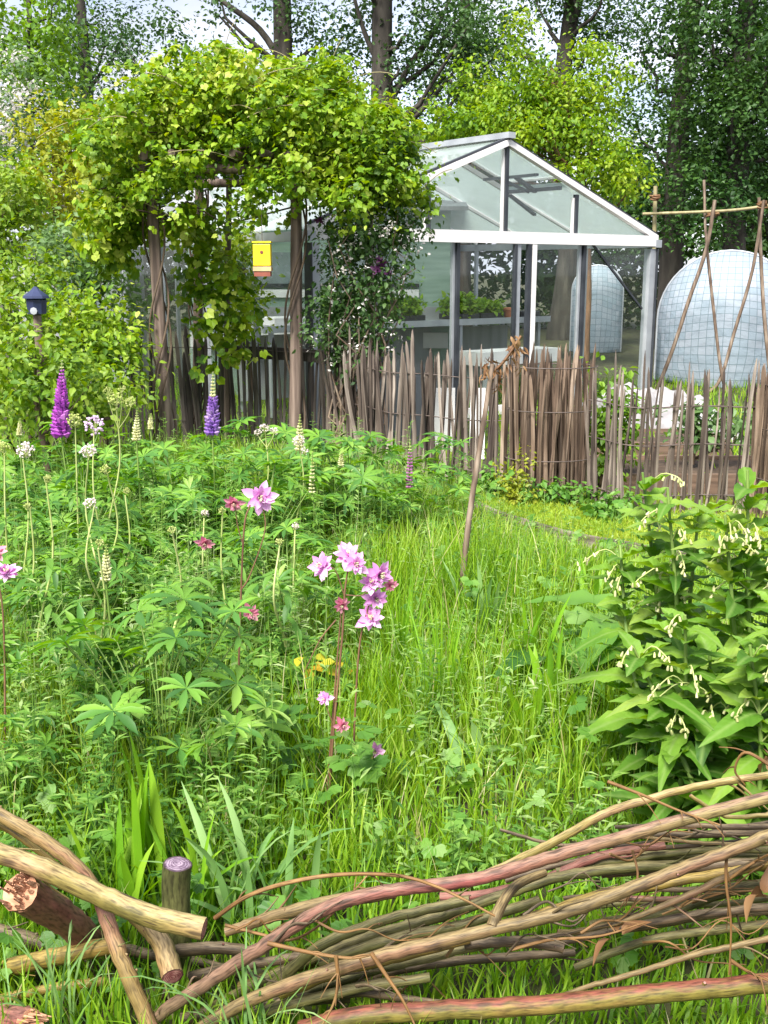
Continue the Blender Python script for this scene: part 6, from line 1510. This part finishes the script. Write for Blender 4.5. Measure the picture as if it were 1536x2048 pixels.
# bright maple behind the greenhouse
b = PZ(1165, 0, 18.3)
make_tree('maple_tree', 'bright yellow green maple behind the greenhouse ridge', 'maple', b, [(0, 0, -.1, .1), (.02, 0, 1.2, .085), (-.05, 0, 2.4, .07), (-.25, 0, 3.6, .045), (-.7, 0, 4.8, .02)],
          [Er(1165, 18.3, *q) for q in [(1055, 75, 18.3, 34, .4, 55), (1060, 170, 18.3, 80, .7, 60, 1.1), (1000, 215, 18.3, 90, .8, 55), (925, 250, 18.3, 70, .7, 50), (890, 275, 18.2, 40, .5, 40), (1040, 265, 18, 130, .8, 45), (1185, 120, 18.4, 42, .4, 50), (1215, 210, 18.3, 45, .5, 80), (1150, 225, 18.3, 60, .6, 60), (1180, 320, 17.8, 90, .6, 60, 1.1), (1245, 360, 17.8, 48, .5, 42), (930, 140, 18.3, 26, .3, 50, .8), (1110, 260, 18.3, 80, .6, 50)]],
          270, .26, 62, .078, LF['maple'], BK['maple'], 9, OVAL, 30, rise=.8, zb=-.5)
# left side trees and shrubs
make_tree('birch_tree', 'light green tree rising above the left shrubs', 'tree', PZ(95, 0, 15), [(0, 0, -.1, .09), (.05, 0, 1.5, .08), (0, 0, 3.2, .06), (.1, 0, 5, .03), (0, 0, 6.4, .012)],
          [Er(95, 15, *q) for q in [(100, 60, 15, 62, .7, 90), (60, 180, 15, 70, .7, 90), (130, 180, 15, 45, .6, 70), (60, 300, 15, 90, .7, 80), (150, 320, 15, 55, .6, 60), (0, 60, 15, 50, .6, 110)]], 140, .25, 30, .085, LF['birch'], BK['poplar'], 10, OVAL, 20, rise=.8)
t = make_tree('hawthorn', 'shrub covered in whitish blossom at the top left edge', 'hawthorn', PZ(-30, 0, 12.5), [(0, 0, -.1, .06), (.03, 0, 1.2, .05), (0, 0, 2.6, .035), (0.05, 0, 3.6, .015)],
              [Er(-30, 12.5, *q) for q in [(10, 170, 12.5, 60, .5, 90), (-30, 270, 12.5, 90, .6, 90), (20, 250, 12.5, 40, .4, 60)]], 80, .18, 16, .06, LF['shrub2'], BK['shrub'], 12, OVAL, 14)
rng = np.random.default_rng(13); g = Geo(); c = ell_points([E(10, 170, 12.4, 62, .5, 92), E(-30, 260, 12.4, 90, .6, 90), E(22, 230, 12.3, 40, .4, 60)], 130, rng, .3); leaf_cloud(g, c, .08, 14, .04, OVAL, rng, .2); build('blossom', g, LF['white'], t, smooth=False)
def shrubE(u, Y, label, ells, nc, per, leaf, mat, seed, name='shrub', T=OVAL, cr=.18, group='shrubs along the left side', limbs=14):
    zt = max(P(q[0], q[1], q[2])[2] for q in ells) * .95
    return make_tree(name, label, 'shrub', PZ(u, 0, Y), [(0, 0, -.05, .03), (.02, .02, zt * .35, .024), (-.02, 0, zt * .7, .015), (0, 0, zt, .006)], [Er(u, Y, *q) for q in ells], nc, cr, per, leaf, LF[mat], BK['shrub'], seed, T, limbs, group, stem='stem', crown='foliage')
shrubE(140, 11.5, 'golden yellow shrub left of the climber', [(90, 270, 11.5, 50, .4, 60), (160, 270, 11.5, 50, .4, 70), (110, 350, 11.5, 80, .5, 70), (190, 330, 11.3, 40, .4, 70), (140, 430, 11.5, 90, .5, 60)], 120, 30, .06, 'gold', 21)
shrubE(40, 10.5, 'yellow green shrub at the left edge below the blossom', [(20, 380, 10.5, 70, .5, 70), (60, 440, 10.4, 80, .5, 60), (-20, 450, 10.5, 80, .5, 90), (60, 520, 10.4, 90, .5, 70), (10, 560, 10.3, 70, .5, 60)], 130, 28, .06, 'shrub', 22)
shrubE(205, 9.9, 'grey green shrub filling the gap left of the pergola post', [(190, 520, 9.9, 55, .4, 60), (150, 560, 9.9, 70, .4, 60), (230, 590, 9.8, 50, .4, 70), (130, 500, 10, 50, .4, 50)], 90, 28, .055, 'shrub2', 23)
shrubE(60, 8.6, 'leafy raspberry thicket around the blue lantern', [(40, 560, 8.9, 90, .4, 60, .7), (130, 660, 8.4, 80, .4, 60), (10, 680, 8.2, 70, .4, 80), (60, 760, 7.9, 90, .4, 70), (-10, 790, 7.8, 60, .4, 60)], 110, 26, .06, 'shrub', 24)
shrubE(215, 8.6, 'yellow green raspberry thicket left of the left pergola post', [(215, 650, 8.5, 55, .35, 50), (170, 720, 8.3, 70, .35, 60), (235, 710, 8.3, 45, .3, 50), (150, 620, 8.6, 60, .4, 40)], 80, 26, .055, 'vine', 25)
shrubE(190, 7.6, 'brownish leaved shrub behind the large purple lupin', [(90, 760, 7.6, 60, .3, 50), (190, 780, 7.5, 60, .3, 50), (40, 830, 7.2, 70, .3, 40), (250, 770, 7.6, 40, .3, 40), (150, 840, 7.1, 80, .3, 40)], 75, 24, .05, 'shrub', 26)
shrubE(500, 10.9, 'shrub seen between the two pergola posts', [(500, 620, 10.9, 30, .3, 60), (470, 560, 10.9, 40, .3, 70), (480, 500, 11, 40, .3, 50)], 50, 24, .06, 'vine', 27)
shrubE(95, 6.9, 'low bramble growth in front of the lantern post', [(60, 690, 6.9, 45, .25, 28), (110, 720, 6.9, 50, .25, 35), (20, 720, 6.9, 50, .25, 35), (90, 780, 6.8, 80, .25, 40)], 50, 22, .055, 'shrub', 28)
# far hedge
rng = np.random.default_rng(71); n = 1900
x = rng.uniform(-19, 21, n); c = np.stack([x, 31 + rng.normal(0, .6, n), rng.uniform(0, 1, n) ** .8 * (4.8 + .9 * np.sin(x * .9) + .5 * np.sin(x * 2.3))], 1)
g = Geo(); leaf_cloud(g, c, .6, 22, .26, RH, rng)
o = build('hedge', g, LF['hedge'], smooth=False); tag(o, 'dark far hedge closing the view behind the trees', kind='stuff')

# ------------------------------------------------------------------ light
w = bpy.data.worlds.new('World'); sc.world = w; w.use_nodes = True
N, L = w.node_tree.nodes, w.node_tree.links
bg = N['Background']
sky = N.new('ShaderNodeTexSky'); sky.sky_type = 'NISHITA'; sky.sun_disc = False
SUN_EL, SUN_AZ = radians(52), radians(203)         # azimuth clockwise from +Y: behind the camera to the left
sky.sun_elevation = SUN_EL; sky.sun_rotation = SUN_AZ
tc = N.new('ShaderNodeTexCoord'); no = N.new('ShaderNodeTexNoise'); no.inputs['Scale'].default_value = 2.6; no.inputs['Detail'].default_value = 7
mp = N.new('ShaderNodeMapping'); mp.inputs['Scale'].default_value = (1, 1, 2.2); L.new(tc.outputs['Generated'], mp.inputs[0]); L.new(mp.outputs[0], no.inputs['Vector'])
mr = N.new('ShaderNodeMapRange'); mr.inputs[1].default_value = .36; mr.inputs[2].default_value = .56; mr.inputs[3].default_value = 0.55; mr.inputs[4].default_value = 1.0; L.new(no.outputs['Fac'], mr.inputs[0])
mx = N.new('ShaderNodeMix'); mx.data_type = 'RGBA'
n2 = N.new('ShaderNodeTexNoise'); n2.inputs['Scale'].default_value = 5; n2.inputs['Detail'].default_value = 6; L.new(mp.outputs[0], n2.inputs['Vector'])
cr = ramp(N, [(0.36, (1.9, 2.05, 2.5)), (0.62, (3.5, 3.5, 3.85))]); L.new(n2.outputs['Fac'], cr.inputs['Fac']); L.new(cr.outputs[0], mx.inputs[7])
L.new(mr.outputs[0], mx.inputs[0]); L.new(sky.outputs[0], mx.inputs[6]); L.new(mx.outputs[2], bg.inputs[0])
bg.inputs[1].default_value = 0.12
sl = bpy.data.lights.new('sun', 'SUN'); sl.energy = 3.7; sl.angle = radians(22); sl.color = (1, .96, .88)
so = bpy.data.objects.new('sun', sl); COL.objects.link(so)
sd = np.array([sin(SUN_AZ) * cos(SUN_EL), cos(SUN_AZ) * cos(SUN_EL), sin(SUN_EL)])
from mathutils import Vector
so.rotation_euler = Vector(-sd).to_track_quat('-Z', 'Y').to_euler(); so.location = (0, 0, 30)
vs = sc.view_settings; vs.view_transform = 'Standard'; vs.look = 'None'; vs.exposure = 1.65; vs.gamma = 1
sc.render.engine = 'CYCLES'
sc.cycles.use_denoising = True; sc.cycles.max_bounces = 8; sc.cycles.transparent_max_bounces = 16; sc.cycles.diffuse_bounces = 3; sc.cycles.glossy_bounces = 3
for o in bpy.data.objects:
    if '_o' in o: del o['_o']
